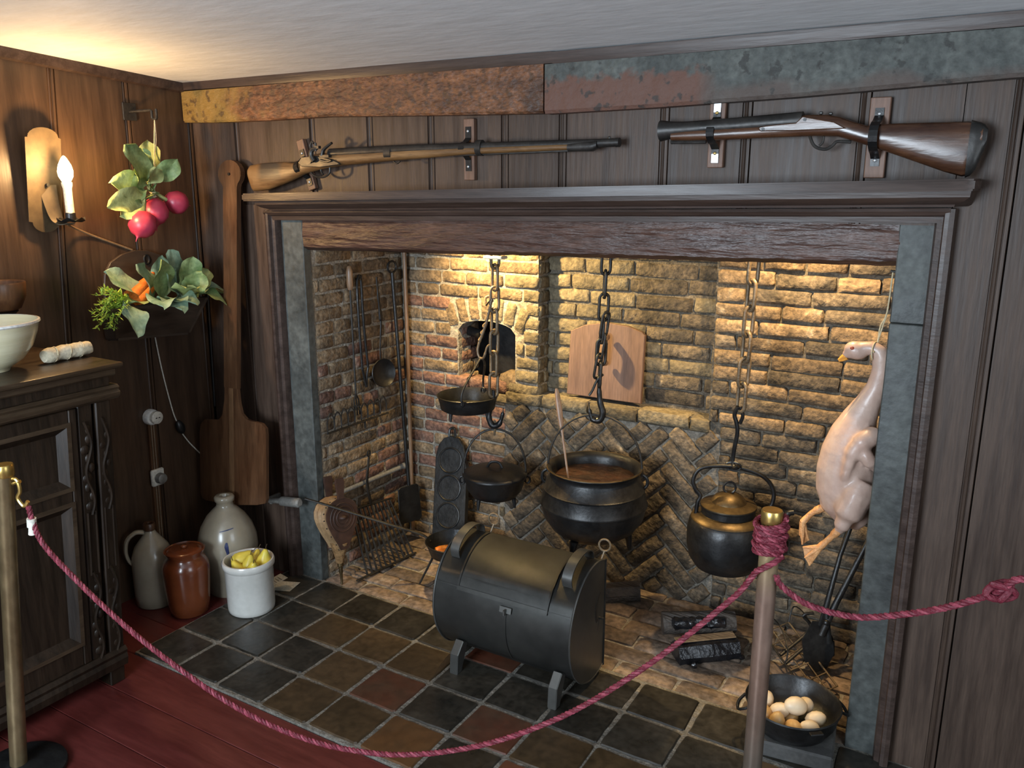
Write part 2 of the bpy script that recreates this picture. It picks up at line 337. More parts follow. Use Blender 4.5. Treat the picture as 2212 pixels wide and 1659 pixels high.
# floors
bm = B()
box(bm, (-.45, -4.3, -.09), (4.3, 0.02, -.02))
flo = struct(obj('floor', bm, black_fill, smooth=False), 'dark joints between red painted floor planks')
for ya_, yb_, n_, x1 in ((-4.3, -.790, 20, 4.25), (-.790, -.01, 4, -.004)):
    for k in range(n_):
        bm = B(); box(bm, (-.42, ya_+(yb_-ya_)*k/n_+.001, -.03), (x1, ya_+(yb_-ya_)*(k+1)/n_-.001, -.012), .002)
        obj('plank', bm, redfloor, flo, smooth=False)
# hearth tiles, a bed of grout with raised quarry tiles
bm = B(); TW, TD = .215, .1962
box(bm, (0.0, -4*TD-.004, -.07), (3.2, .01, -.0045))
wobble(bm, .002, 30)
hearth = struct(obj('floor_hearth', bm, grout, smooth=False), 'grey grout bed of the hearth tiles')
tcol = {(4, 1): tile_red, (4, 0): tile_brown, (5, 0): tile_orange, (3, 0): tile_brown, (6, 1): tile_red, (7, 0): tile_red, (7, 1): tile_brown, (9, 1): tile_brown, (8, 1): tile_brown,
        (2, 2): tile_brown, (3, 2): tile_brown, (3, 1): tile_brown, (4, 2): tile_brown, (5, 3): tile_red, (8, 0): tile_red, (11, 1): tile_brown, (10, 2): tile_brown}
for c in range(0, 14):
    for r in range(4):
        g = .0068; j = lambda a=.0035: random.uniform(-a, a)
        x0, x1, y0, y1 = c*TW+g, (c+1)*TW-g, (r-4)*TD+g, (r-3)*TD-g
        bm = B()
        cs = [(x0+j(), y0+j()), (x1+j(), y0+j()), (x1+j(), y1+j()), (x0+j(), y1+j())]; pts = []
        for (ax_, ay_), (bx_, by_) in zip(cs, cs[1:]+cs[:1]):
            for q in (.035, .2, .4, .6, .8, .965): pts.append((ax_+(bx_-ax_)*q+j(.0018), ay_+(by_-ay_)*q+j(.0018)))
        prism(bm, pts, (0, 0, -.03), (1, 0, 0), (0, 1, 0), (0, 0, 1), .03+j(.0015), .004)
        bm.normal_update()
        obj('tile', bm, tcol.get((c, r), tile_dark), hearth, ang=25)

# brick pieces: a few rough shared meshes
def brick_mesh(name, L, D, H, seed, mat):
    bm = B(); rnd = random.Random(seed)
    xs = [-.5, -.44, -.15, .15, .44, .5] if L > .14 else [-.5, -.38, 0, .38, .5]
    zs = [-.5, -.34, .34, .5]
    # front skin (y=-D/2) bulged grid, sides straight
    grid = []
    for i, z in enumerate(zs):
        row = []
        for k, x in enumerate(xs):
            ex = k in (0, len(xs)-1); ez = i in (0, 3)
            y = -D/2 + (.0055 if (ex or ez) else 0) + (.004 if (ex and ez) else 0) + rnd.uniform(-.0025, .0025)
            xx = x*L*(.985 if (ex and ez) else 1) + rnd.uniform(-.003, .003); zz = z*H*(.96 if (ex and ez) else 1)+rnd.uniform(-.0024, .0024)
            row.append(bm.verts.new((xx, y, zz)))
        grid.append(row)
    for i in range(3):
        for k in range(len(xs)-1): bm.faces.new((grid[i][k], grid[i][k+1], grid[i+1][k+1], grid[i+1][k]))
    be = [e for e in bm.edges if e.is_boundary]
    r = bmesh.ops.extrude_edge_only(bm, edges=be)
    for g in r['geom']:
        if isinstance(g, bmesh.types.BMVert): g.co.y = D/2
    bmesh.ops.holes_fill(bm, edges=[e for e in bm.edges if e.is_boundary])
    bmesh.ops.recalc_face_normals(bm, faces=bm.faces)
    me = bpy.data.meshes.new(name); bm.to_mesh(me); bm.free(); finish(me, mat, True, 60); return me
_bc = {}
def get_brick(mat, L, H, D=.07):
    cl = min((.055, .105, .16, .215, .26), key=lambda q: abs(q-L)); hh = round(H, 3)
    k = (mat.name, cl, hh, D, random.randrange(4))
    if k not in _bc: _bc[k] = brick_mesh('brick', cl, D, hh, hash((cl, hh, k[4])) % 9999, mat)
    return _bc[k], L/cl
def bricks(parent, O, U, N, width, height, ch, lens, mat, gap=.010, proud=.012, skip=None, matf=None, jit=.003, zj=.0015, rot=.008, start=0):
    """courses of single bricks, laid from O along U and upwards (or across, for floors)"""
    O, U, N = V(O), V(U).normalized(), V(N).normalized(); Up = N.cross(U) if abs(N.z) > .5 else V((0, 0, 1))
    R0 = Matrix((U, -N, Up)).transposed()
    rows = int(round(height/ch)); n = 0
    for r in range(rows):
        u = -random.uniform(0, .2) if r % 2 else -random.uniform(0, .08)
        v0 = r*ch
        while u < width-.02:
            L = random.choice(lens)*random.uniform(.93, 1.07); a, b = max(u, 0), min(u+L, width); u += L
            if width-u < .04: b = width; u = width
            parts = [(a, b)]
            if skip: parts = skip(a, b, v0, v0+ch)
            for a, b in parts:
                if b-a < .028: continue
                m = matf(a, b, v0) if matf else mat
                me, sx = get_brick(m, b-a-gap, ch-gap*random.uniform(.8, 1.1) if False else ch-gap)
                c = O+U*((a+b)/2)+Up*(v0+ch/2+random.uniform(-zj, zj))+N*(proud-.035+random.uniform(-jit, jit))
                R = R0 @ Matrix.Rotation(random.uniform(-rot, rot), 3, 'Y')
                inst('brick', me, parent, c, R, (sx, 1, 1)); n += 1
    return n
# left cheek of the firebox
TOPZ = 1.98
bm = B(); box(bm, (.02, .045, -.02), (.197, .80, TOPZ))
w = struct(obj('wall_firebox_left', bm, mortar, smooth=False), 'pale mortar of the left firebox cheek')
bricks(w, (.20, .045, .0), (0, 1, 0), (1, 0, 0), HY-.045, 1.56, .060, (.215, .20, .105, .16), brick_tan, proud=.004, jit=.0025,
       matf=lambda a, b, v: brick_red if random.random() < (.45 if v < .95 else .15) else brick_tan)
# right cheek, turned away from the viewer
bm = B(); box(bm, (2.40, .045, -.02), (2.58, .80, TOPZ))
w = struct(obj('wall_firebox_right', bm, mortar_dk, smooth=False), 'sooty mortar of the right firebox cheek')
bricks(w, (2.397, HY, .0), (0, -1, 0), (-1, 0, 0), HY-.045, 1.56, .060, (.215, .23, .105), brick_soot, proud=.004)
# back, left bay with the bake-oven mouth
OX0, OX1, OZ0, OZS, OZ1 = .512, .815, .775, 1.055, 1.105       # opening, sill, spring, crown
PX1 = .935                                                     # right edge of the oven pier
def archz(x): t = (x-(OX0+OX1)/2)/((OX1-OX0)/2); return OZS+(OZ1-OZS)*math.sqrt(max(0, 1-t*t))
bm = B()
prof = [(.19, -.02), (.76, -.02), (.76, .775), (OX0, OZ0)] + [(OX0, OZS)] + [(OX0+(OX1-OX0)*k/12, archz(OX0+(OX1-OX0)*k/12)) for k in range(1, 12)] + [(OX1, OZS), (OX1, OZ0), (PX1-.006, OZ0), (PX1-.006, TOPZ), (.19, TOPZ)]
xz(bm, prof, HY+.001, HY+.10)
w = struct(obj('wall_firebox_back_left', bm, mortar, smooth=False), 'pale mortar of the oven pier')
def skip_l(a, b, v0, v1):
    out = []
    zc = (v0+v1)/2; a += .2; b += .2
    lim = PX1 if zc > .79 else .765
    if zc > .81 and zc < 1.185:
        l, r_ = (OX0, OX1) if zc < 1.05 else (OX0-.04, OX1+.04)
        if b <= l or a >= r_: out = [(a, min(b, lim))]
        else:
            if a < l: out.append((a, l))
            if b > r_: out.append((r_, min(b, lim)))
    else: out = [(a, min(b, lim))]
    return [(p-.2, q-.2) for p, q in out]
bricks(w, (.2, HY, 0), (1, 0, 0), (0, -1, 0), PX1-.2, 1.56, .060, (.215, .20, .13), brick_red, proud=.007, skip=skip_l,
       matf=lambda a, b, v: (brick_niche if a > .52 else (brick_red if .25 < v < 1.2 and random.random() < .72 else brick_tan)))
# voussoirs of the oven arch
ac = V(((OX0+OX1)/2, 0, .62))
for k in range(7):
    a = math.radians(-20.5+6.83*k); d = V((math.sin(a), 0, math.cos(a)))
    rr = (OZ1+.012-ac.z)/1.0 - abs(k-3)*.004
    p = ac+d*(rr+.05); p.y = HY-.002+.03
    R = Matrix.Rotation(a, 3, 'Y')
    me, sx = get_brick(brick_niche if k > 3 else brick_tan, .105, .048)
    inst('brick', me, w, p, R @ Matrix.Rotation(PI/2, 3, 'Y'), (1, 1, 1.0))
# narrow header bricks on the pier's right return, facing the niche
bricks(w, (PX1-.004, HY+.0, .78), (0, 1, 0), (1, 0, 0), .095, .78, .060, (.095,), brick_niche, proud=.006)
# oven throat: jamb bricks, sill, vault and black door
bm = B(); box(bm, (OX0-.10, HY+.1, OZ0-.1), (OX1+.10, HY+.5, OZ0-.004))
thr = struct(obj('wall_oven_throat', bm, mortar, smooth=False), 'brick throat of the bake oven')
bricks(thr, (OX0-.002, HY+.02, OZ0), (0, 1, 0), (1, 0, 0), .16, .33, .060, (.16,), brick_tan, proud=.003, matf=lambda a, b, v: brick_red if random.random() < .5 else brick_tan)
bricks(thr, (OX1+.002, HY+.18, OZ0), (0, -1, 0), (-1, 0, 0), .16, .33, .060, (.16,), brick_niche, proud=.003)
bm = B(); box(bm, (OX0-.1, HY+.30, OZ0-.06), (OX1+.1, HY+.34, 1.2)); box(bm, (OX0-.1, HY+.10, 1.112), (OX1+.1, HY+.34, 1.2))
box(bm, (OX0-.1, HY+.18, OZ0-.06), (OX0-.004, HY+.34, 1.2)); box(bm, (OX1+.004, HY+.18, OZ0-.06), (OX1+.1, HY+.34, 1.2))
obj('black_lining', bm, black_fill, thr, smooth=False)  # plain black lining round the inside of the oven
bm = B(); box(bm, (OX0-.05, HY-.012, OZ0-.035), (OX1+.02, HY+.30, OZ0+.004), .006); wobble(bm, .004, 20); obj('sill_stone', bm, brick_niche, thr)
bm = B(); sph(bm, (OX1-.035, HY+.045, OZ0+.055), (.07, .05, .055), n=14); wobble(bm, .01, 25); obj('loose_stone', bm, brick_tan, thr)
bm = B()
pts = [(OX0+.10, OZ0+.07), (OX1+.02, OZ0+.03)] + [(OX1+.02, 1.085), (OX0+.15, 1.10), (OX0+.10, 1.03)]
xz(bm, pts, HY+.12, HY+.14, .004)
obj('iron_oven_door', bm, iron, thr, smooth=False)
bm = B(); tube(bm, [(OX0-.01, HY+.09, 1.035), (OX0+.09, HY+.06, 1.03)], .022, 10); obj('door_hinge', bm, iron, thr)
# niche: a recessed field of long bricks above a ledge
NX0, NX1, NY = PX1-.01, 1.705, .735
bm = B(); box(bm, (NX0, NY+.001, .77), (NX1+.06, NY+.08, TOPZ))
w = struct(obj('wall_firebox_niche', bm, mortar_dk, smooth=False), 'smoked mortar of the recessed niche')
bricks(w, (NX0, NY, .812), (1, 0, 0), (0, -1, 0), NX1-NX0+.02, .78, .065, (.215, .235, .17, .26), brick_niche, proud=.012, jit=.004, zj=.003, rot=.012,
       matf=lambda a, b, v: brick_soot if (a > .35 and random.random() < .8) else brick_niche)  # sooty bricks to the right also paint in the niche's shadowed half
# ledge course under the niche
bm = B(); box(bm, (.76, HY+.012, .735), (NX1+.02, NY+.02, .797))
w = struct(obj('wall_firebox_ledge', bm, mortar_dk, smooth=False), 'mortar bed of the ledge course')
bricks(w, (.765, HY, .742), (1, 0, 0), (0, -1, 0), NX1-.765+.01, .06, .062, (.26, .23), brick_niche, proud=.016, rot=.02, zj=.004)
# herringbone fireback
QX0, QX1, QZ1 = .765, 1.735, .742
bm = B(); box(bm, (QX0-.01, HY+.003, -.02), (QX1+.02, HY+.09, QZ1))
w = struct(obj('wall_firebox_fireback', bm, mortar_fb, smooth=False), 'sooty mortar of the herringbone fireback')
n4, wd = 3, .067
def herr(c, r, vert):
    L = n4*wd
    cc = V((c+.5*(1 if vert else n4), r+.5*(n4 if vert else 1)))*wd
    s = math.sqrt(.5); x = QX0+.36+(cc.x-cc.y)*s; z = .37+(cc.x+cc.y)*s
    d = V((-s, s)) if vert else V((s, s))
    lo, hi = -L/2, L/2
    for ax, mn, mx in ((0, QX0, QX1), (1, .0, QZ1)):
        p = (x, z)[ax]
        t0, t1 = (mn-p)/d[ax], (mx-p)/d[ax]
        lo, hi = max(lo, min(t0, t1)), min(hi, max(t0, t1))
    if hi-lo < .035: return
    m_ = (lo+hi)/2; ln = hi-lo
    me, sx = get_brick(brick_soot, ln-.009, wd-.009)
    a = math.atan2(d[1], d[0])+random.uniform(-.02, .02)
    inst('brick', me, w, (x+d[0]*m_, HY+.023+random.uniform(-.004, .005), z+d[1]*m_), Matrix.Rotation(-a, 3, 'Y'), (sx, 1, 1))
for c in range(-24, 25):
    for r in range(-24, 25):
        if (c-r) % (2*n4) == 0: herr(c, r, False)
        if (c-r) % (2*n4) == 2*n4-1: herr(c, r, True)
# back, right bay of long soot-stained bricks
bm = B(); box(bm, (QX1-.035, HY+.006, -.02), (2.44, HY+.12, TOPZ))
w = struct(obj('wall_firebox_back_right', bm, mortar_dk, smooth=False), 'dark mortar of the right bay')
def skip_r(a, b, v0, v1):
    if v0 < .74: a = max(a, .045)
    return [(a, b)]
bricks(w, (NX1, HY, 0), (1, 0, 0), (0, -1, 0), 2.395-NX1, 1.57, .0605, (.26, .24, .215, .15), brick_soot, proud=.013, jit=.006, zj=.004, rot=.02, skip=skip_r,
       matf=lambda a, b, v: brick_tan if (v > .9 and random.random() < .5) or random.random() < .15 else brick_soot)
# hearth floor of worn bricks and flags
bm = B(); box(bm, (.19, .0, -.06), (2.40, HY+.03, -.012)); 
w = struct(obj('floor_firebox', bm, mortar, smooth=False), 'gritty mortar of the firebox floor')
bricks(w, (.2, .0, -.004), (1, 0, 0), (0, 0, 1), 2.19, .64, .098, (.26, .22, .24), brick_floor, gap=.012, proud=.004, jit=.004, zj=.004, rot=.03)
# chimney throat above the lintel; its unseen cover is added to stop sky light
bm = B(); box(bm, (-.02, .03, TOPZ), (2.6, .9, TOPZ+.05)); box(bm, (.02, .19, 1.60), (2.6, .21, TOPZ)); struct(obj('wall_throat_sky_cover', bm, black_fill, smooth=False))

# panelled wall above and beside the fireplace: single boards with beaded joints
bm = B()
box(bm, (-.5, .02, -.05), (.03, .06, 2.2)); box(bm, (.03, .02, 1.62), (2.52, .06, 2.2)); box(bm, (2.52, .02, -.05), (4.3, .06, 2.2))
wb = struct(obj('wall_back', bm, black_fill, smooth=False), 'dark backing behind the wall boards')
def plank_prof(a, b, beads=True):
    if not beads: return [(a+.001, .0), (b-.001, .0), (b-.001, .025), (a+.001, .025)]
    g = .008
    p = [(a+.001, .025), (a+.001, 0), (b-.030, 0), (b-.029, g), (b-.026, g)]
    for t in (0, .25, .5, .75, 1): p.append((b-.026+.012*t, g-.0045*math.sin(PI*t)))
    p += [(b-.013, g), (b-.012, 0.0005), (b-.004, .0005), (b-.001, g), (b-.001, .025)]
    return p
def vplank(parent, a, b, z0, z1, mat, beads=True, dy=0):
    bm = B(); prism(bm, plank_prof(a, b, beads), (0, dy, z0), (1, 0, 0), (0, 1, 0), (0, 0, 1), z1-z0)
    return obj('board', bm, mat, parent, ang=30)
J = [-.40, -.115, .30, .585, .862, 1.165, 1.382, 1.725, 1.972, 2.285, 2.64]
for a, b in zip(J, J[1:]): vplank(wb, a, min(b, 2.505), -.02 if a < -.2 else 1.60, 2.10, panel, b < 2.6)
vplank(wb, -.115, .042, -.02, 1.62, panel, False, -.006)
vplank(wb, 2.505, 2.64, -.02, 2.1, panel, True)
vplank(wb, 2.64, 3.0, -.02, 2.1, panel); vplank(wb, 3.0, 3.45, -.02, 2.1, panel); vplank(wb, 3.45, 3.9, -.02, 2.1, panel); vplank(wb, 3.9, 4.3, -.02, 2.1, panel)
# left wall, leaning a little
bm = B(); box(bm, (-.46, -4.3, -.05), (-.42, .03, 2.6))
wl = struct(obj('wall_left', bm, black_fill, smooth=False), 'dark backing behind the left wall boards')
LW = -.39
def lplank(a0, a1, b0, b1):
    """board between lines a and b (their y at the floor and at 2.1 m)"""
    bm = B()
    def ring(z, a, b): return [V((LW-.0-q[1]-.0, q[0], z)) for q in plank_prof(a, b)]
    za, zb = -.02, 2.55
    f = lambda p0, p1, z: p0+(p1-p0)*(z+.02)/2.12
    loft(bm, [ring(za, f(a0, a1, za), f(b0, b1, za)), ring(zb, f(a0, a1, zb), f(b0, b1, zb))])
    return obj('board', bm, panel_l, wl, ang=30)
JL = [(-4.25, -4.25), (-3.8, -3.8), (-3.3, -3.28), (-2.8, -2.78), (-2.35, -2.32), (-1.9, -1.86), (-1.5, -1.44), (-1.12, -1.03), (-.715, -.585), (-.325, -.29), (-.025, .002), ]
for (a0, a1), (b0, b1) in zip(JL, JL[1:]): lplank(a0, a1, b0, b1)
# ceiling, gently rising towards the viewer
bm = B(); cz = lambda y: 2.103-.07*y
loft(bm, [[V((x, .05, z+cz(.05))) for x, z in ((-.5, 0), (4.4, 0), (4.4, .06), (-.5, .06))], [V((x, -4.4, z+cz(-4.4))) for x, z in ((-.5, 0), (4.4, 0), (4.4, .06), (-.5, .06))]])
struct(obj('ceiling', bm, plaster, smooth=False))
# ceiling mouldings
bm = B(); loft(bm, [[V((x, y, z)) for y, z in ((.0, 2.074+dz), (-.052, 2.074+dz), (-.058, 2.095+dz), (-.058, 2.108+dz), (0, 2.108+dz))] for x, dz in ((-.39, .004), (1.35, -.004), (1.36, -.006), (4.3, -.002))])
struct(obj('trim_1', bm, trimw, ang=25), 'dark moulding along the ceiling above the beams')
bm = B(); loft(bm, [[V((LW+x, y, cz(y)+z)) for x, z in ((0, -.038), (.022, -.034), (.03, -.012), (.03, .002), (0, .002))] for y in (-.05, -4.2)])
struct(obj('trim_2', bm, trimw, ang=25), 'dark moulding along the left wall under the ceiling')
# rest of the room: walls with two windows behind the viewer
plw = M('old_wall_plaster', (.34, .32, .28), (.42, .40, .36), .9, scale=5, bump=.2)
def wallwin(name, o, U, length, h, wx0, wx1, wz0, wz1, N, wn):
    bm = B(); o, U, N = V(o), V(U), V(N)
    def slab(u0, u1, z0, z1):
        prism(bm, [(u0, z0), (u1, z0), (u1, z1), (u0, z1)], o, U, (0, 0, 1), N, .1)
    slab(0, wx0, 0, h); slab(wx1, length, 0, h); slab(wx0, wx1, 0, wz0); slab(wx0, wx1, wz1, h)
    struct(obj(name, bm, plw, smooth=False))
    bm = B()
    for u0, u1, z0, z1 in ((wx0, wx0+.05, wz0, wz1), (wx1-.05, wx1, wz0, wz1), (wx0, wx1, wz0, wz0+.05), (wx0, wx1, wz1-.05, wz1), ((wx0+wx1)/2-.015, (wx0+wx1)/2+.015, wz0, wz1), (wx0, wx1, (wz0+wz1)/2-.015, (wz0+wz1)/2+.015)):
        prism(bm, [(u0, z0), (u1, z0), (u1, z1), (u0, z1)], o+N*.07, U, (0, 0, 1), N, .03)
    struct(obj(wn, bm, trimw, smooth=False))
wallwin('wall_right', (4.3, 0, 0), (0, -1, 0), 4.3, 2.6, 1.2, 2.3, .8, 2.05, (1, 0, 0), 'window_1')
wallwin('wall_front', (4.3, -4.3, 0), (-1, 0, 0), 4.75, 2.6, 2.3, 3.7, .8, 2.1, (0, -1, 0), 'window_2')

# ------------------------------------------------------------------ fireplace joinery and stone
bm = B(); loft(bm, [[V((x, y, z)) for y, z in ((.015, zb), (-.045, zb), (-.05, zb+.008), (-.05, 2.074), (.015, 2.076))] for x, zb in ((-.385, 1.952), (-.2, 1.946), (.1, 1.944), (.4, 1.947), (.7, 1.938), (1.0, 1.930), (1.322, 1.923))])
o = obj('ceiling_beam', bm, beam_a, at=(1.0, 0, 1.95), ang=30); tag(o, 'orange-brown hewn beam with yellow end above the long musket', 'beam')
bm = B(); loft(bm, [[V((x, y, z)) for y, z in ((.015, zb), (-.046, zb), (-.052, zb+.01), (-.052, 2.068), (.015, 2.072))] for x, zb in ((1.328, 1.921), (1.7, 1.925), (2.1, 1.935), (2.6, 1.955), (3.4, 1.97), (4.28, 1.985))])
o = obj('ceiling_beam', bm, beam_b, at=(1.0, 0, 1.985), ang=30); tag(o, 'grey-green paint-worn beam above the short flared gun', 'beam')
def slope(bm, k=SL, x0=0):
    for v in bm.verts: v.co.z += k*(v.co.x-x0)
    return bm
# mantel: shelf and stacked mouldings, framed sides
man = thing('mantelpiece', 'dark wooden mantelpiece framing the fireplace with a narrow shelf', 'mantelpiece', (1.28, 0, 0))
bm = B(); pts = [(.02, 0.012), (.02, -.132), (.03, -.14), (2.53, -.14), (2.555, -.13), (2.565, -.11), (2.565, .012)]
prism(bm, pts, (0, 0, 1.637), (1, 0, 0), (0, 1, 0), (0, 0, 1), .029, .005, 2); slope(bm, .021); obj('shelf', bm, trimw, man, ang=30)
bm = B()
prof = [(.01, 1.637), (-.10, 1.637), (-.098, 1.622), (-.085, 1.612), (-.062, 1.604), (-.060, 1.598), (.01, 1.598)]
def run(bm, prof, x0, x1, mit=1.0):
    loft(bm, [[V((x0 + mit*(-.10-y)*-1 if y < 0 else x0, y, z)) for y, z in prof], [V((x1 - mit*(-.10-y)*-1 if y < 0 else x1, y, z)) for y, z in prof]])
run(bm, prof, .055, 2.548, .9); slope(bm, .021); obj('cornice_moulding', bm, trimw, man, ang=25)
bm = B(); loft(bm, [[V((x, y, z)) for y, z in ((.01, 1.598), (-.045, 1.598), (-.048, 1.590), (-.040, 1.580), (-.030, 1.576), (-.028, 1.560), (.01, 1.558))] for x in (.040, 2.505)]); slope(bm, .0195); obj('head_moulding', bm, trimw, man, ang=25)
for s, xo in ((1, .040), (-1, 2.515)):
    bm = B(); pr_ = [(0, .012), (0, -.040), (.012, -.046), (.022, -.044), (.026, -.030), (.040, -.026), (.046, -.010), (.046, .03)]
    loft(bm, [[V((xo+s*u, v, z)) for u, v in pr_] for z in (-.01, 1.60 if s > 0 else 1.645)]); obj('jamb_moulding', bm, trimw, man, ang=25)
# lintel
bm = B()
rings = []
for i in range(141):
    x = HX0-.005+i*(HX1-HX0+.01)/140; q = .003*mnoise.noise(V((x*5, 1, 0)))+(.0022*abs(math.sin(x*38+1.5*math.sin(x*7))) if x > 1.15 else .0); zb = 1.446+SL*x*1.0-.004+q
    rings.append([V((x, yy, zz)) for yy, zz in ((.185, zb), (.03, zb-.002), (.006+q, zb+.012), (.004-q, zb+.06), (.008+q, 1.563+SL*x), (.185, 1.565+SL*x))])
loft(bm, rings); o = obj('lintel_beam', bm, lintelw, at=(1.0, .1, 1.5)); tag(o, 'reddish brown wooden lintel across the top of the fireplace opening', 'beam')
for nm, x0, x1, lab in (('jamb', .084, .20, 'grey stone jamb at the left side of the fireplace, beside the bellows'), ('jamb', 2.385, 2.478, 'grey-green stone jamb at the right side, behind the hanging goose')):
    t = thing('stone_jamb', lab, 'jamb', ((x0+x1)/2, .02, 0))
    cuts = [-.01, 1.335, 1.575+SL*x0] if x0 > 1 else [-.01, 1.565]
    for z0, z1 in zip(cuts, cuts[1:]):
        bm = B(); box(bm, (x0, .002, z0+.0008), (x1, .044, z1-.0008), .003); bmesh.ops.subdivide_edges(bm, edges=[e for e in bm.edges if e.calc_length() > .2], cuts=8); wobble(bm, .0025, 14, x0); obj('block', bm, jambstone, t)

# ------------------------------------------------------------------ the two guns and their mounts
def mount(cx, z0, z1, w, tilt, gz, gr, lab, strapc, zinc=False):
    t = thing('gun_mount', lab, 'gun mount', (cx, -.004, (z0+z1)/2), 'gun mounts on the wall')
    c = V((cx, -.012, (z0+z1)/2)); R = Matrix.Rotation(tilt, 3, 'Y'); up = R @ V((0, 0, 1)); sd = R @ V((1, 0, 0))
    bm = B(); obox(bm, c, (w, .020, z1-z0), R, .002); obj('board', bm, mountw, t, smooth=False)
    # strap: straight ends screwed on the board, a loop round the gun
    pts = []; h = (z1-z0)*.36; dz = gz-c.z
    def P(v, y): return c+up*v+V((0, y-c.y, 0))
    loop = [P(dz+h, -.024), P(dz+gr+.012, -.025)] + [P(dz+gr*1.02*math.cos(a), -.025-gr*1.9*math.sin(a)) for a in [PI*k/10 for k in range(1, 10)]] + [P(dz-gr-.012, -.025), P(dz-h, -.024)]
    bm = B(); hw = .011
    rings = []
    for i, p in enumerate(loop):
        a = loop[max(0, i-1)]; b = loop[min(len(loop)-1, i+1)]; d = (b-a).normalized(); n = sd.cross(d).normalized()*.0016
        rings.append([p+sd*hw+n, p-sd*hw+n, p-sd*hw-n, p+sd*hw-n])
    loft(bm, rings); obj('strap', bm, iron, t, smooth=False)
    for s in (1, -1):
        if zinc:
            bm = B(); obox(bm, P(dz+s*(h*.98), -.0245), (.022, .003, .030), R, .001); obj('end_plate', bm, whitemetal, t, smooth=False)
        bm = B(); sph(bm, P(dz+s*(h*.80), -.027), (.0048, .003, .0048), n=10); obj('screw', bm, brass if zinc else whitemetal, t)
    return t
mount(.264, 1.678, 1.872, .036, -.28, 1.764, .030, 'tilted brown gun mount board behind the musket lock', iron)
mount(1.020, 1.717, 1.919, .042, 0, 1.820, .024, 'upright gun mount board at the middle of the long musket', iron)
mount(1.877, 1.752, 1.946, .046, 0, 1.848, .032, 'gun mount with zinc end plates at the short gun barrel', iron, True)
mount(2.310, 1.722, 1.927, .050, 0, 1.826, .042, 'gun mount strapping the wrist of the short gun', iron)

g = thing('musket', 'long flintlock musket with worn light-brown stock on the left of the wall', 'gun', (.75, -.055, 1.80))
st = [(-.001, 1.766), (.003, 1.774), (.055, 1.782), (.155, 1.786), (.209, 1.786), (.238, 1.778), (.295, 1.797), (.332, 1.811), (.374, 1.816), (.477, 1.817), (.726, 1.824), (1.041, 1.824), (1.438, 1.825), (1.439, 1.807), (1.04, 1.797), (.724, 1.783), (.474, 1.769), (.393, 1.76), (.29, 1.74), (.197, 1.707), (.091, 1.679), (.013, 1.673)]
def edge(pts, x):
    for (a, za), (b, zb) in zip(pts, pts[1:]):
        if a <= x <= b: return za+(zb-za)*(x-a)/(b-a+1e-9)
    return pts[-1][1] if x > pts[-1][0] else pts[0][1]
def stock_loft(bm, top, bot, xs, wf, y):
    rings = []
    for x in xs:
        zt, zb = edge(top, x), edge(bot, x); h = (zt-zb)/2; zc = (zt+zb)/2; w = wf(x); r = []
        for k in range(16):
            a = 2*PI*k/16; ca, sa = math.cos(a), math.sin(a)
            r.append(V((x, y-w*math.copysign(abs(ca)**.75, ca), zc+h*math.copysign(abs(sa)**.75, sa))))
        rings.append(r)
    loft(bm, rings); return bm
top = [(.0, 1.766), (.006, 1.776), (.055, 1.782), (.155, 1.786), (.209, 1.786), (.238, 1.780), (.295, 1.797), (.332, 1.811), (.374, 1.816), (.477, 1.817), (.726, 1.824), (1.041, 1.826), (1.438, 1.827)]
bot = [(.0, 1.72), (.010, 1.674), (.091, 1.679), (.197, 1.707), (.29, 1.740), (.393, 1.760), (.474, 1.769), (.724, 1.784), (1.04, 1.800), (1.439, 1.809)]
xs = [.0, .006, .013, .03, .06, .1, .15, .2, .225, .25, .29, .33, .37, .42, .48, .6, .73, .9, 1.04, 1.25, 1.43, 1.438]
bm = B(); stock_loft(bm, top, bot, xs, lambda x: .022 if x < .2 else (.020 if x < .5 else .017), -.055); obj('stock', bm, gunwood, g)
bm = B(); tube(bm, [(.425, -.055, 1.813), (.8, -.055, 1.822), (1.587, -.055, 1.828)], [.019, .0165, .0125], 14); tube(bm, [(1.578, -.055, 1.828), (1.590, -.055, 1.828)], .0138, 14); obj('barrel', bm, steel, g)
bm = B(); sph(bm, (1.555, -.055, 1.842), (.006, .003, .005), n=8); obj('front_sight', bm, steel, g)
bm = B(); xz(bm, [(.282, 1.781), (.302, 1.802), (.373, 1.806), (.45, 1.793), (.485, 1.780), (.49, 1.773), (.394, 1.764), (.3, 1.768)], -.082, -.072, .002); lk = obj('lock_plate', bm, steel, g, smooth=False)
bm = B(); tube(bm, [(.345, -.082, 1.789), (.345, -.087, 1.789)], .011, 14); obj('tumbler_screw', bm, steel, lk)
bm = B(); pts = spline([(.372, -.088, 1.786), (.360, -.090, 1.808), (.366, -.090, 1.826), (.384, -.088, 1.832), (.392, -.086, 1.838)], 5); tube(bm, pts, [.010, .007], 8)
tube(bm, spline([(.366, -.090, 1.826), (.358, -.09, 1.842), (.368, -.09, 1.856), (.376, -.09, 1.850)], 4), .0045, 8); tube(bm, [(.384, -.089, 1.822), (.384, -.089, 1.852)], .0045, 8); obox(bm, (.392, -.087, 1.836), (.02, .014, .010)); obj('cock', bm, steel, g)
bm = B(); obox(bm, (.425, -.084, 1.803), (.045, .016, .010)); tube(bm, spline([(.412, -.086, 1.806), (.420, -.086, 1.826), (.438, -.086, 1.838), (.462, -.086, 1.850)], 4), [.009, .006], 8, flat=.7); tube(bm, spline([(.40, -.085, 1.79), (.43, -.085, 1.784), (.455, -.085, 1.788)], 4), .004, 6); obj('frizzen', bm, steel, g)
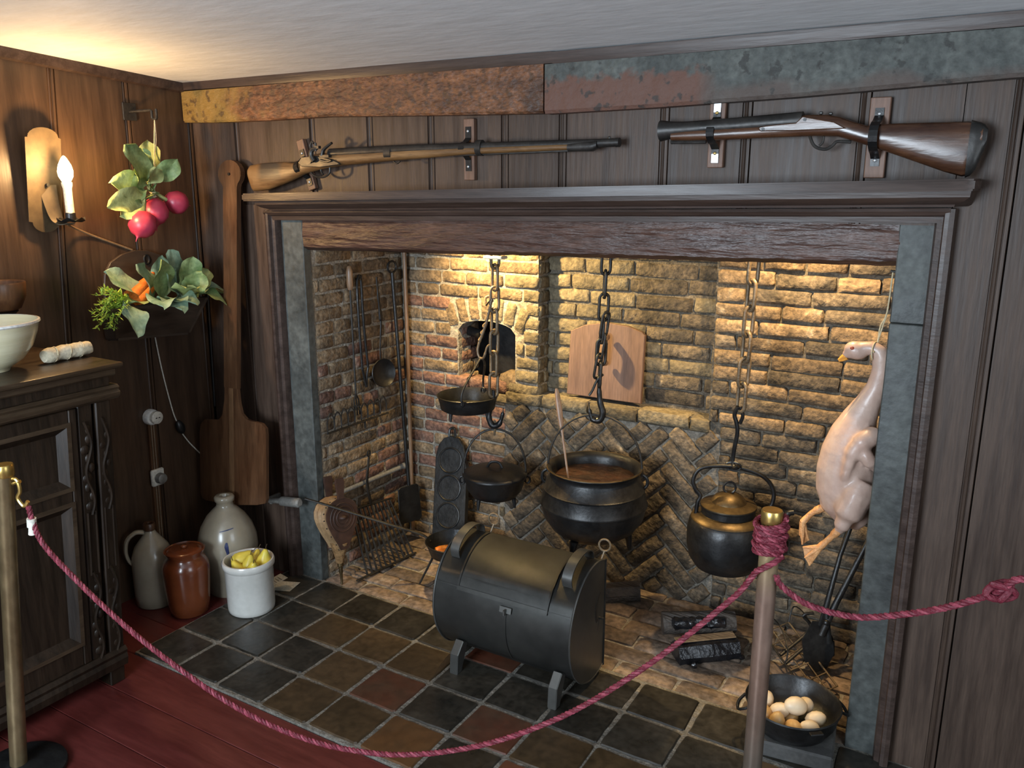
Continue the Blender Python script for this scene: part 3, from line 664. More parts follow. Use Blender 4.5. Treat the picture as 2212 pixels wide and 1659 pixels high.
bm = B(); tube(bm, spline([(.315, -.055, 1.752), (.335, -.055, 1.735), (.365, -.055, 1.728), (.395, -.055, 1.732), (.415, -.055, 1.745), (.418, -.055, 1.766)], 5), .0042, 8); tube(bm, spline([(.372, -.055, 1.762), (.374, -.055, 1.748), (.382, -.055, 1.738)], 4), .0035, 8); obj('trigger_guard', bm, steel, g)
for x, w_ in ((.705, .030), (1.087, .022)):
    bm = B(); zc = (edge(top, x)+edge(bot, x))/2
    loft(bm, [ell((x+d, -.055, zc+.008), .0205, .026, (0, 1, 0), (0, 0, 1), 18) for d in (-w_/2, w_/2)]); obj('barrel_band', bm, steel, g)
bm = B(); tube(bm, spline([(.72, -.055, 1.783), (.735, -.055, 1.775), (.75, -.055, 1.782)], 4), .003, 6); obj('sling_swivel', bm, steel, g)
bm = B(); stock_loft(bm, [(1.42, 1.828), (1.46, 1.832), (1.52, 1.835)], [(1.42, 1.804), (1.50, 1.803), (1.52, 1.812)], [1.42, 1.43, 1.47, 1.50, 1.52], lambda x: .019, -.055); obj('nose_cap', bm, steel, g)
bm = B(); tube(bm, [(.98, -.055, 1.799), (1.50, -.055, 1.808)], .0035, 6); obj('ramrod', bm, steel, g)

g = thing('blunderbuss', 'short dark gun with flared muzzle and broad butt on the right of the wall', 'gun', (2.13, -.06, 1.85))
top = [(1.760, 1.854), (1.80, 1.858), (2.022, 1.864), (2.083, 1.868), (2.128, 1.887), (2.184, 1.886), (2.221, 1.878), (2.257, 1.864), (2.293, 1.853), (2.326, 1.858), (2.533, 1.857), (2.556, 1.843)]
bot = [(1.760, 1.828), (1.876, 1.825), (2.011, 1.829), (2.160, 1.831), (2.22, 1.828), (2.321, 1.795), (2.509, 1.726), (2.535, 1.724), (2.545, 1.76), (2.556, 1.80)]
xs = [1.760, 1.77, 1.82, 1.9, 2.0, 2.06, 2.10, 2.13, 2.16, 2.19, 2.22, 2.26, 2.29, 2.32, 2.36, 2.42, 2.48, 2.52, 2.536, 2.546, 2.556]
bm = B(); stock_loft(bm, top, bot, xs, lambda x: .022 if x < 2.25 else .024, -.06); obj('stock', bm, gunwood_d, g)
bm = B(); pb = [(1.722, .030), (1.735, .028), (1.76, .0235), (1.80, .021), (1.95, .021), (2.125, .023)]
tube(bm, [(x, -.06, 1.857+(x-1.722)*.04) for x, r in pb], [r for x, r in pb], 18); obj('barrel', bm, steel, g)
bm = B(); xz(bm, [(2.015, 1.858), (2.013, 1.852), (2.02, 1.846), (2.109, 1.845), (2.181, 1.846), (2.243, 1.847), (2.21, 1.865), (2.128, 1.882), (2.112, 1.866), (2.034, 1.861)], -.0855, -.076, .0025); lk = obj('side_plate', bm, gunwood_d, g, smooth=False)
for p in ((2.026, 1.852), (2.135, 1.873)):
    bm = B(); tube(bm, [(p[0], -.0835, p[1]), (p[0], -.087, p[1])], .0045, 10); obj('screw', bm, iron, lk)
bm = B(); tube(bm, spline([(2.146, -.06, 1.832), (2.155, -.06, 1.812), (2.168, -.06, 1.801), (2.190, -.06, 1.797), (2.206, -.06, 1.806), (2.218, -.06, 1.816), (2.252, -.06, 1.814)], 5), .0042, 8); tube(bm, spline([(2.182, -.06, 1.830), (2.180, -.06, 1.815), (2.172, -.06, 1.806)], 4), .0034, 8); obj('trigger_guard', bm, steel, g)
bm = B(); stock_loft(bm, [(2.528, 1.860), (2.556, 1.852), (2.566, 1.838)], [(2.528, 1.722), (2.545, 1.73), (2.566, 1.80)], [2.528, 2.538, 2.548, 2.558, 2.566], lambda x: .026 if x < 2.55 else .022, -.06); obj('butt_plate', bm, steel, g)
bm = B(); box(bm, (2.165, -.064, 1.886), (2.175, -.056, 1.894), .002); box(bm, (2.19, -.064, 1.884), (2.20, -.056, 1.891), .002); obj('rear_sight', bm, steel, g)
bm = B(); tube(bm, [(1.755, -.06, 1.825), (1.86, -.06, 1.824)], .006, 8); obj('ramrod_pipe', bm, steel, g)

# ------------------------------------------------------------------ bread peel hung in the corner
pl = thing('bread_peel', 'tall wooden bread peel with round-ended handle hanging in the corner', 'bread peel', (-.12, -.10, .36))
def pe(u, v, front=0):  # peel plane: leans out at the foot
    t = (1.795-v)/1.46
    return V((u-.012*0, -.05-.12*t-front, v))
def peel_outline(pts, t0, t1, name, mat, bev=.003):
    bm = B(); N = (pe(0, 0)-pe(0, 1)).normalized(); nn = V((1, 0, 0)).cross(pe(0, 1)-pe(0, 0)).normalized()
    vs = [bm.verts.new(pe(u, v)+nn*t0) for u, v in pts]; f = bm.faces.new(vs)
    r = bmesh.ops.extrude_face_region(bm, geom=[f]); bmesh.ops.translate(bm, verts=[q for q in r['geom'] if isinstance(q, bmesh.types.BMVert)], vec=nn*(t1-t0))
    return obj(name, bm, mat, pl, smooth=False)
blade = [(.020, .734), (.052, .732), (.074, .715), (.078, .69), (.077, .41), (.07, .392), (.02, .375), (-.131, .345), (-.30, .333), (-.325, .337), (-.336, .355), (-.334, .64), (-.325, .675), (-.30, .70), (-.255, .706), (-.21, .710), (-.187, .735), (-.172, .80), (-.168, .86), (-.09, .861), (-.082, .80), (-.068, .757), (-.04, .738), (-.01, .734)]
peel_outline(blade, -.007, .007, 'blade', peelw)
hd = [(-.168, .86), (-.090, .861), (-.074, 1.69)] + [(-.117+.067*math.cos(a), 1.742+.055*math.sin(a)) for a in [math.radians(d) for d in range(-45, 226, 18)]] + [(-.155, 1.69)]
peel_outline(hd, -.011, .011, 'handle', peelw)
peel_outline([(-.148, .345), (-.118, .348), (-.116, .86), (-.140, .86)], .0, .0082, 'pale_strip', peelw_l)
bm = B(); c = pe(-.117, 1.742); tube(bm, [c+V((0, -.016, 0)), c+V((0, .03, 0))], .006, 10); obj('hanging_peg', bm, iron, pl)

# ------------------------------------------------------------------ sconce, hook, radishes, wall box
s = thing('wall_sconce', 'brass wall sconce with lit electric candle on the left wall', 'sconce', (LW, -.69, 1.55))
pts = []
for y_, z_ in [(-.765, 1.575), (-.752, 1.865), (-.742, 1.865)]: pts.append((y_, z_))
pts += [(-.687+.056*math.cos(a), 1.866+.034*math.sin(a)) for a in [PI-PI*k/10 for k in range(11)]]
pts += [(-.622, 1.862), (-.640, 1.575), (-.652, 1.573)] + [(-.702+.050*math.cos(a), 1.572+.038*math.sin(a)) for a in [-PI*k/10 for k in range(11)]]
bm = B(); yz(bm, pts, LW+.026, LW+.0275); bmesh.ops.rotate(bm, verts=bm.verts, cent=(LW+.02, 0, 1.55), matrix=Matrix.Rotation(.07, 3, 'Y')); obj('back_plate', bm, sconce_m, s, smooth=False)
bm = B(); tube(bm, [(LW, -.690, 1.70), (LW+.05, -.690, 1.70)], .006, 8); obj('wall_screw', bm, iron_rough, s)
CX, CY = -.285, -.655
bm = B(); rings = []
path = spline([(LW+.034, -.685, 1.70), (LW+.045, -.685, 1.64), (LW+.06, -.68, 1.58), (LW+.085, -.67, 1.562), (CX, CY, 1.566)], 5)
for i, p in enumerate(path):
    a = path[max(0, i-1)]; b = path[min(len(path)-1, i+1)]; d = (b-a).normalized(); sd = V((.25, 1, 0)).normalized(); n = d.cross(sd).normalized()*.0015; hw = .030-.018*i/len(path)
    rings.append([p+sd*hw+n, p-sd*hw+n, p-sd*hw-n, p+sd*hw-n])
loft(bm, rings); obj('arm', bm, sconce_m, s)
bm = B(); n = 32
lathe(bm, [(0, 1.572), (.034, 1.572), (.046, 1.580), (.047, 1.582), (.034, 1.576), (0, 1.576)], (CX, CY, 0), 24)
for v in bm.verts:
    d = math.hypot(v.co.x-CX, v.co.y-CY); v.co.z += .006*math.sin(6*math.atan2(v.co.y-CY, v.co.x-CX))*(d/.047)**2
obj('drip_pan', bm, iron, s)
bm = B(); lathe(bm, [(0, 1.574), (.0175, 1.574), (.0175, 1.602), (.0155, 1.604), (0, 1.604)], (CX, CY, 0), 20); obj('socket_cup', bm, iron, s)
bm = B(); lathe(bm, [(0, 1.602), (.0145, 1.602), (.0145, 1.688), (.018, 1.70), (.018, 1.71), (0, 1.71)], (CX, CY, 0), 20); obj('candle_sleeve', bm, ivory, s)
bm = B(); lathe(bm, [(0, 1.708), (.013, 1.710), (.024, 1.730), (.026, 1.748), (.021, 1.770), (.010, 1.792), (.004, 1.800), (0, 1.802)], (CX, CY, 0), 20); obj('bulb', bm, glassbulb, s)
L_ = lamp('sconce_light', 'POINT', (CX+.035, CY, 1.755), (0, 0, 0), 24.0, (1.0, .60, .25), .03)
tag_o = thing('sconce_cable', 'thin dark cable sagging from the sconce down to the wall box', 'cable', (LW, -.6, 1.55))
bm = B(); tube(bm, spline([(-.31, -.655, 1.562), (-.36, -.60, 1.545), (LW+.006, -.50, 1.505), (LW+.006, -.353, 1.446)], 5), .0042, 8); obj('cable', bm, cord_m, tag_o)

h = thing('wall_hook', 'iron wall hook bracket with square plate near the corner ceiling', 'hook', (LW, -.30, 1.95))
bm = B(); obox(bm, (LW+.004, -.30, 1.978), (.008, .058, .066), None, .001); obj('plate', bm, iron_rough, h, smooth=False)
bm = B(); tube(bm, [(LW+.006, -.30, 1.978), (LW+.03, -.297, 1.979), (-.285, -.280, 1.981), (-.280, -.279, 1.978), (-.280, -.279, 1.952), (-.276, -.278, 1.948), (-.262, -.276, 1.948), (-.258, -.275, 1.952), (-.258, -.275, 1.985)], .0055, 8); obj('arm', bm, iron_rough, h)

def leaf(bm, base, direc, L, wd_, up=(0, 0, 1), curl=.25, wave=.02, seed=0, tip=.5, stem=.12):
    """broad wavy leaf with midrib fold, along a drooping arc"""
    base, d = V(base), V(direc).normalized(); up = V(up); sd = d.cross(up)
    if sd.length < .05: sd = d.cross(V((1, 0, 0)))
    sd.normalize(); n = sd.cross(d).normalized(); rows = []
    N_ = 14; Mw = 8
    for i in range(N_+1):
        t = i/N_; q = (t-stem)/(1-stem)
        w_ = (wd_*max(0.0, math.sin(PI*min(1, max(0, q))**.8))**.55 if q > 0 else 0)+.0025
        c = base+d*L*t*(1-curl*.25*t)-V((0, 0, 1))*curl*L*t*t*.8
        row = []
        for k in range(Mw+1):
            s_ = -1+2*k/Mw; ww = w_*s_*(1+.07*math.sin(i*1.3+seed))
            row.append(bm.verts.new(c+sd*ww+n*(abs(s_)*w_*.30+wave*math.sin(3.2*t*PI+seed+s_*1.2)*s_*s_)))
        rows.append(row)
    for i in range(N_):
        for k in range(Mw): bm.faces.new((rows[i][k], rows[i][k+1], rows[i+1][k+1], rows[i+1][k]))
    return bm
rb = thing('radish_bunch', 'bunch of three red radishes with leaves hanging from the wall hook', 'radishes', (-.27, -.30, 1.60))
RX = -.27
tie = V((RX, -.315, 1.655))
for (y_, z_, r_) in ((-.315, 1.598, .052), (-.212, 1.631, .047), (-.384, 1.552, .052)):
    c = V((RX+.012*(y_ < -.35)-.0, y_, z_)); dn = (c-tie).normalized()
    bm = B(); R = axrot(dn)
    lathe(bm, [(0, -r_*1.02), (r_*.3, -r_*.98), (r_*.75, -r_*.68), (r_*1.0, -r_*.05), (r_*.93, r_*.45), (r_*.6, r_*.85), (r_*.2, r_*1.02), (r_*.06, r_*1.2), (.001, r_*1.5)], c, 20, R); o = obj('radish', bm, radish_m, rb, ang=70)
    bm = B(); tube(bm, [c-dn*r_, tie+V((0, 0, .02))], [.008, .006], 8); obj('stalk', bm, leaf_y, rb)
LF = [(-.47, 1.70, .13, .065, 0), (-.50, 1.645, .12, .05, 1), (-.43, 1.615, .10, .055, 2), (-.42, 1.79, .13, .055, 3), (-.37, 1.78, .13, .045, 4), (-.315, 1.80, .12, .05, 5), (-.27, 1.75, .09, .045, 6), (-.36, 1.70, .08, .05, 7), (-.40, 1.66, .09, .06, 8), (-.33, 1.72, .08, .05, 9)]
for i, (y_, z_, L, w_, sd_) in enumerate(LF):
    d = V((.03*math.sin(i*2.3)+.02, y_+.325, z_-1.66)); bm = B()
    leaf(bm, tie+V((.01*math.sin(i), -.005*i+.02, .01+.002*i)), d, max(.12, d.length*1.55), w_*.85, up=(1, .15*math.sin(i), .25), curl=.10, wave=.012, seed=sd_, stem=.3); o = obj('leaf', bm, leaf_y if i % 4 == 1 else leaf_a, rb, nrm=False)
bm = B()
for q in (-1, 1): tube(bm, spline([(-.268, -.278, 1.947), (-.268, -.284+.004*q, 1.87), (-.268, -.296, 1.80), (-.268, -.305-.004*q, 1.72), (-.262, -.315+.004*q, 1.655)], 4), .0018, 6)
for k in range(3): tube(bm, [tie+V((.012*math.cos(a), .012*math.sin(a), .008*k)) for a in [2*PI*j/10 for j in range(10)]], .002, 6, closed=True)
obj('string', bm, twine, rb)

wbx = thing('wall_box', 'dark wooden wall box with arched back holding vegetables', 'box', (-.3, -.36, 1.10))
bk = [(-.50, 1.10), (-.50, 1.30), (-.490, 1.36), (-.46, 1.405), (-.41, 1.432), (-.347, 1.445), (-.29, 1.440), (-.235, 1.42), (-.19, 1.37), (-.165, 1.30), (-.165, 1.10)]
bm = B(); yz(bm, bk, LW+.003, LW+.017, .002); obj('back_board', bm, boxw, wbx, smooth=False)
bm = B(); c = V((LW+.018, -.30, 1.405)); tube(bm, [c+V((0, .012*math.cos(a), .018*math.sin(a))) for a in [2*PI*k/16 for k in range(16)]], .004, 8, closed=True); obj('hanging_ring', bm, iron, wbx)
# front leans out, ends are trapezoids
fb, ft = LW+.115, LW+.185
def quadp(name, pts, th, mat):
    bm = B(); a, b, c, d = [V(p) for p in pts]; n = (b-a).cross(c-b).normalized()*th
    vs = [bm.verts.new(p) for p in (a, b, c, d)]; ws = [bm.verts.new(p+n) for p in (a, b, c, d)]
    bm.faces.new(vs); bm.faces.new(ws[::-1])
    for i in range(4): bm.faces.new((vs[i], ws[i], ws[(i+1) % 4], vs[(i+1) % 4]))
    return obj(name, bm, mat, wbx, smooth=False)
quadp('front_board', [(fb, -.535, 1.125), (fb, -.205, 1.098), (ft, -.155, 1.245), (ft, -.585, 1.245)], -.012, boxw)
quadp('end_board', [(LW+.015, -.505, 1.115), (fb, -.525, 1.125), (ft, -.578, 1.245), (LW+.015, -.515, 1.245)], .012, boxw)
quadp('end_board', [(LW+.015, -.20, 1.10), (fb, -.21, 1.10), (ft, -.16, 1.245), (LW+.015, -.165, 1.245)], -.012, boxw)
quadp('bottom_board', [(LW+.01, -.51, 1.115), (LW+.01, -.20, 1.10), (fb, -.21, 1.10), (fb, -.53, 1.125)], .010, boxw)
# vegetables standing in the box
def greens(name, label, cat, base, leaves, mats, seed, grp=None):
    t = thing(name, label, cat, base, grp); rn = random.Random(seed)
    bm = B(); lathe(bm, [(0, 0), (.02, .004), (.026, .03), (.02, .055), (0, .06)], base, 12); obj('heart', bm, mats[0], t)
    for i, (dx, dy, dz, L, w_, cu) in enumerate(leaves):
        bm = B(); leaf(bm, V(base)+V((dx, dy, 0))*.06+V((0, 0, .035)), (dx, dy, dz), L, w_, up=(.6, 0, .8) if abs(dz) > .6 else (0.2, 0, 1), curl=cu, wave=.012, seed=seed+i*1.7, stem=.12)
        obj('leaf', bm, mats[i % len(mats)], t, nrm=False)
    return t
greens('cabbage', 'blue-green leafy cabbage in the middle of the wall box', 'cabbage', (-.27, -.335, 1.205), [(.1, -.30, .62, .21, .05, .1), (-.1, -.62, .62, .25, .055, .15), (.25, -.1, .8, .20, .055, .05), (.55, -.35, .35, .17, .055, .5), (.6, .15, .25, .17, .06, .45), (.2, -.7, .30, .16, .05, .3), (-.1, .2, .9, .20, .05, .05), (.75, -.1, .35, .16, .055, .6)], (leaf_b, leaf_b, leaf_a), 3, 'leafy heads in the wall box')
greens('cabbage', 'pale green leafy cabbage at the corner end of the wall box', 'cabbage', (-.265, -.225, 1.215), [(0, -.15, 1, .21, .055, .05), (.15, .12, .9, .19, .05, .1), (.1, .45, .75, .19, .045, .3), (.3, .6, .45, .18, .045, .5), (.55, .45, .3, .17, .05, .7), (.5, -.3, .5, .15, .05, .3), (.1, -.45, .8, .17, .05, .1), (.4, .1, .7, .16, .045, .2), (.15, .75, .25, .19, .04, .4)], (leaf_b, leaf_a, leaf_y), 9, 'leafy heads in the wall box')
bm = B(); leaf(bm, (-.225, -.50, 1.255), (.55, -.25, -.1), .125, .045, up=(.8, 0, .6), curl=1.0, wave=.01, seed=4, stem=.1)
tag(obj('cabbage_leaf', bm, leaf_b, at=(-.225, -.50, 1.25), nrm=False), 'single blue-green leaf drooping over the wall box front', 'leaf')
cb = thing('carrot_bunch', 'bunch of carrots with feathery green tops in the wall box', 'carrots', (-.27, -.45, 1.23))
for i, (a, b) in enumerate((((-.26, -.47, 1.262), (-.31, -.29, 1.385)), ((-.285, -.475, 1.268), (-.325, -.33, 1.345)), ((-.25, -.455, 1.250), (-.285, -.30, 1.335)))):
    bm = B(); a, b = V(a), V(b); tube(bm, [a+(b-a)*t for t in (0, .03, .12, .5, .85, 1.0)], [.010, .020, .022, .016, .008, .002], 12); obj('carrot', bm, carrot_m, cb)
rn = random.Random(5)
for k in range(28):
    bm = B(); base = V((-.262+rn.uniform(-.02, .02), -.478, 1.268)); d = V((rn.uniform(-.05, .5), -.85+rn.uniform(-.15, .3), rn.uniform(-.40, .45))).normalized(); L = rn.uniform(.09, .19)
    pth = [base+d*L*t-V((0, 0, 1))*.05*t*t for t in (0, .25, .5, .75, 1)]; tube(bm, pth, [.0025, .001], 4)
    for j in range(34):
        t = .25+.75*j/34; p = base+d*L*t-V((0, 0, 1))*.05*t*t
        q = V((rn.uniform(-1, 1), rn.uniform(-1, 1), rn.uniform(-.6, 1))).normalized(); q = (q+d*.8).normalized()*rn.uniform(.012, .024)
        s_ = q.cross(V((.3, .2, 1))).normalized()*.0042
        a_, b_, c_, d_ = p, p+q*.5+s_, p+q, p+q*.5-s_
        bm.faces.new([bm.verts.new(x) for x in (a_, b_, c_, d_)])
    obj('frond', bm, frond_m, cb, nrm=False)

# cords, outlet and dimmer on the left wall
lc = thing('lamp_cord', 'thin lamp cord with inline black switch below the wall box', 'cord', (LW, -.25, .7))
bm = B(); tube(bm, spline([(LW+.005, -.292, 1.11), (LW+.005, -.272, .935), (LW+.005, -.241, .755), (LW+.006, -.226, .70)], 5), .0028, 6); tube(bm, spline([(LW+.006, -.208, .645), (LW+.006, -.17, .585), (LW+.008, -.115, .515)], 5), .0028, 6); obj('cord', bm, white_pl, lc)
bm = B(); sph(bm, (LW+.016, -.217, .672), (.014, .020, .034), Matrix.Rotation(.35, 3, 'X'), 14); obj('switch', bm, black_pl, lc)
cn = thing('wiring_batten', 'reddish wooden wiring batten running up the left wall behind the jug', 'batten', (LW, -.36, 0))
bm = B(); loft(bm, [[V((LW+x, y0_+y_, z)) for x, y_ in ((.0, -.018), (.014, -.018), (.014, .018), (0, .018))] for z, y0_ in ((-.01, -.375), (.73, -.352))]); obj('strip', bm, peelw, cn, smooth=False)
bm = B()
for q in (-.006, .006): tube(bm, [(LW+.016, -.372+q, .0), (LW+.016, -.353+q, .73)], .003, 6)
obj('wire', bm, cord_m, cn)
t = thing('wall_outlet', 'round white porcelain outlet at the top of the wiring batten', 'outlet', (LW, -.352, .745))
bm = B(); tube(bm, [(LW+.002, -.352, .75), (LW+.022, -.352, .75), (LW+.028, -.352, .75)], [.034, .034, .030], 20); obj('base', bm, porcelain, t)
bm = B(); tube(bm, [(LW+.026, -.345, .75), (LW+.044, -.345, .75), (LW+.047, -.345, .75)], [.027, .027, .023], 20); obj('face', bm, white_pl, t)
bm = B()
for q in (-.007, .007): obox(bm, (LW+.0475, -.345+q, .75), (.002, .007, .004))
obj('slot', bm, black_pl, t)
t = thing('dimmer_switch', 'white dimmer switch with grey knob lower on the wiring batten', 'switch', (LW, -.36, .48))
bm = B(); obox(bm, (LW+.022, -.358, .487), (.018, .062, .074), None, .006); obj('base', bm, white_pl, t)
bm = B(); tube(bm, [(LW+.03, -.356, .484), (LW+.052, -.354, .484), (LW+.056, -.354, .484)], [.024, .022, .018], 16); obj('knob', bm, pipe_m, t)
bm = B(); tube(bm, spline([(LW+.008, -.004, 1.25), (LW+.008, .0-.012, 1.0), (LW+.01, -.022, .72)], 4), .004, 6)
tag(obj('black_wire', bm, black_pl, at=(LW, -.01, .9)), 'thin black wire running down the corner beside the peel', 'wire')
# conduit between the peel and the left jamb
cp = thing('conduit_pipe', 'grey conduit pipe with coupling beside the bread peel foot', 'pipe', (.06, -.03, .35))
bm = B(); tube(bm, [(-.37, -.062, .31), (-.10, -.062, .341), (.07, -.062, .364)], .0125, 12); obj('pipe', bm, pipe_m, cp)
bm = B(); tube(bm, [(.045, -.062, .362), (.052, -.062, .362), (.152, -.062, .374), (.159, -.062, .375)], [.016, .021, .021, .014], 14); obj('coupling', bm, pipe_m, cp)
for x_ in (-.30, -.02):
    bm = B(); obox(bm, (x_, -.030, .31+.12*(x_+.36)), (.012, .066, .034)); obj('clip', bm, pipe_m, cp, smooth=False)
bm = B(); tube(bm, [(.222, .06, .375), (.222, .555, .362), (.222, .575, .362)], [.0105, .0105, .016], 10)
tag(obj('gas_pipe', bm, pipe_m, at=(.22, .3, .37)), 'grey pipe running low along the left firebox cheek', 'pipe')

# ------------------------------------------------------------------ cabinet and what stands on it
cb = thing('cabinet', 'tall dark oak cabinet with carved pilasters at the left edge', 'cabinet', (-.12, -1.45, -.012))
def cobj(name, bm, mat, parent, **k):
    for v in bm.verts: v.co.y += .063*v.co.z
    return obj(name, bm, mat, parent, **k)
Y0, Y1 = -2.0, -.905
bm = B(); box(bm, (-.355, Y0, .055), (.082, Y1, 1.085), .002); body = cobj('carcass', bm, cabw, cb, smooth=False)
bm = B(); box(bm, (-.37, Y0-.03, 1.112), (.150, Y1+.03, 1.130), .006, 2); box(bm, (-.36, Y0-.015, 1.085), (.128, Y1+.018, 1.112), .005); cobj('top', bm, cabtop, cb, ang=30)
bm = B(); loft(bm, [[V((x, y_, z)) for x, z in ((.08, 1.005), (.118, 1.005), (.128, 1.014), (.132, 1.028), (.122, 1.036), (.128, 1.044), (.118, 1.052), (.08, 1.052))] for y_ in (Y0-.01, Y1+.025)]); cobj('waist_moulding', bm, cabtop, cb, ang=25)
bm = B(); box(bm, (.08, Y0, 1.052), (.112, Y1, 1.086), .002); cobj('frieze', bm, cabw, cb, smooth=False)
for ya, yb in ((Y1-.055, Y1), (Y1-.115, Y1-.063)):
    bm = B(); box(bm, (.08, ya, .10), (.112 if yb > -.93 else .106, yb, 1.006), .004); p_ = cobj('pilaster', bm, cabw, cb, smooth=False)
    yc = (ya+yb)/2
    for z0, z1 in ((.66, .92), (.14, .40)):
        bm = B(); rn = random.Random(int(z0*100)+int(yc*1000))
        for q in range(9):
            zz = z0+(z1-z0)*q/8; sph(bm, (.108, yc+.010*math.sin(q*1.9), zz), (.006, .013+.004*math.cos(q*2), .017), n=10)
        tube(bm, spline([(.112, yc+.012*math.sin(k_*1.3), z0-.03+(z1-z0+.06)*k_/8) for k_ in range(9)], 4), .005, 6); cobj('carving', bm, cabw, p_)
    for z0, z1 in ((.42, .64),):
        for q in (-.014, .014):
            bm = B(); tube(bm, [(.110, yc+q, z0), (.110, yc+q, z1)], .004, 6); cobj('reed', bm, cabw, p_)
def panel_door(y0, y1, opens):
    z0, z1 = .115, 1.0; d = None
    bm = B(); zs = [z0] + [z for o_ in opens for z in o_] + [z1]
    st_ = .055
    box(bm, (.08, y1-st_*.5, z0), (.110, y1, z1), .003); box(bm, (.08, y0, z0), (.110, y0+st_, z1), .003)
    for a, b in zip(zs[0::2], zs[1::2]): box(bm, (.08, y0+st_, a), (.108, y1-st_*.5, b), .003)
    d = cobj('door', bm, cabw, cb, smooth=False)
    for za, zb in opens:
        ya, yb = y0+st_, y1-st_*.5
        # moulding round the opening, then sloping margin and sunk field
        for k_, (g0, x0, g1, x1) in enumerate(((-.004, .113, .010, .113), (.010, .113, .034, .088))):
            bm = B(); A = [(ya+g0, za+g0), (yb-g0, za+g0), (yb-g0, zb-g0), (ya+g0, zb-g0)]; C_ = [(ya+g1, za+g1), (yb-g1, za+g1), (yb-g1, zb-g1), (ya+g1, zb-g1)]
            va = [bm.verts.new((x0, *p)) for p in A]; vb = [bm.verts.new((x1, *p)) for p in C_]
            for i in range(4): bm.faces.new((va[i], va[(i+1) % 4], vb[(i+1) % 4], vb[i]))
            if k_ == 0:
                vc = [bm.verts.new((.10, *p)) for p in A]
                for i in range(4): bm.faces.new((va[i], vc[i], vc[(i+1) % 4], va[(i+1) % 4]))
            cobj('moulding', bm, cabtop if k_ == 0 else cabw, d, smooth=False)
        bm = B(); box(bm, (.078, ya+.03, za+.03), (.0885, yb-.03, zb-.03)); cobj('field', bm, cabw, d, smooth=False)
panel_door(-1.47, -1.025, [(.19, .69), (.735, .955)])
panel_door(-1.92, -1.475, [(.19, .69), (.735, .955)])
bm = B(); loft(bm, [[V((x, y_, z)) for x, z in ((.05, .048), (.122, .048), (.126, .075), (.120, .09), (.124, .102), (.112, .115), (.05, .115))] for y_ in (Y0-.01, Y1+.004)]); cobj('base_moulding', bm, cabw, cb, ang=25)
for ya in (Y1-.06, Y0):
    for x_ in (.06, -.34):
        bm = B(); box(bm, (x_, ya, -.012), (x_+.055, ya+.055, .05), .003); cobj('foot', bm, cabw, cb, smooth=False)
CT = 1.131
BC = (-.075, -1.11, CT)
bw = thing('cream_bowl', 'large cream glazed bowl standing on the cabinet', 'bowl', BC)
bm = B(); lathe(bm, [(0, 0), (.052, 0), (.055, .008), (.060, .012), (.095, .035), (.125, .075), (.143, .12), (.150, .150), (.152, .156), (.147, .158), (.141, .150), (.130, .105), (.10, .05), (.06, .024), (0, .018)], BC, 40); obj('body', bm, cream, bw, ang=60)
bm = B(); lathe(bm, [(.150, .148), (.1545, .152), (.1535, .158), (.147, .159)], BC, 40); obj('rim', bm, porcelain, bw)
bm = B(); c = (-.295, -.935, CT)
lathe(bm, [(0, .15), (.045, .152), (.06, .16), (.078, .20), (.082, .245), (.080, .25), (.074, .245), (.068, .20), (.05, .165), (0, .16)], c, 28)
wb2 = thing('wooden_bowl', 'reddish turned wooden bowl at the left edge behind the cream bowl', 'bowl', c)
obj('body', bm, peelw, wb2, ang=60)
bm = B(); lathe(bm, [(0, 0), (.05, 0), (.052, .01), (.03, .03), (.022, .08), (.03, .13), (.05, .15), (0, .152)], c, 20); obj('foot_stand', bm, cabw, wb2)
cl = thing('cloth_bundle', 'small roll of cream cloth bound with twine on the cabinet', 'cloth bundle', (-.035, -.87, CT))
bm = B(); A_, B_ = V((-.03, -.965, CT+.026)), V((-.045, -.795, CT+.026)); pth = [A_+(B_-A_)*t for t in [k/14 for k in range(15)]]
tube(bm, pth, [.020]+[.024+.0016*math.sin(k*1.55) for k in range(13)]+[.020], 14); wobble(bm, .004, 40); obj('roll', bm, cloth, cl)
for k in (3, 7, 11):
    p = pth[k]; bm = B(); tube(bm, [p+V((.0245*math.cos(a), .005*math.sin(a*1), .0245*math.sin(a))) for a in [2*PI*j/14 for j in range(14)]], .002, 6, closed=True); obj('twine', bm, twine, cl)

# ------------------------------------------------------------------ stoneware in the corner
FZ = -.012
def handle(bm, pts, r, n=10, flat=1.0, fd=None): return tube(bm, spline(pts, 6), r, n, flat=flat, flatdir=fd)
c = V((-.277, -.485, FZ))
t = thing('stoneware_jug', 'grey-cream stoneware jug with loop handle in the dark corner', 'jug', c)
bm = B(); lathe(bm, [(0, 0), (.072, 0), (.080, .006), (.083, .05), (.083, .17), (.080, .215), (.066, .255), (.044, .285), (.026, .31), (.019, .325), (.018, .335), (.0, .335)], c, 36); obj('body', bm, stone_jug, t, ang=60)
bm = B(); lathe(bm, [(.018, .322), (.024, .328), (.025, .350), (.021, .356), (.014, .354), (.012, .335)], c, 24); obj('neck', bm, peelw, t)
d = V((-.6, -.8, 0)).normalized()
bm = B(); handle(bm, [c+d*.022+V((0, 0, .317)), c+d*.055+V((0, 0, .320)), c+d*.088+V((0, 0, .292)), c+d*.098+V((0, 0, .245)), c+d*.092+V((0, 0, .205)), c+d*.077+V((0, 0, .18))], [.014, .010], 10, .7); obj('handle', bm, stone_jug, t)
c = V((-.088, -.47, FZ))
t = thing('redware_jar', 'reddish brown glazed jar with lid between the two jugs', 'jar', c)
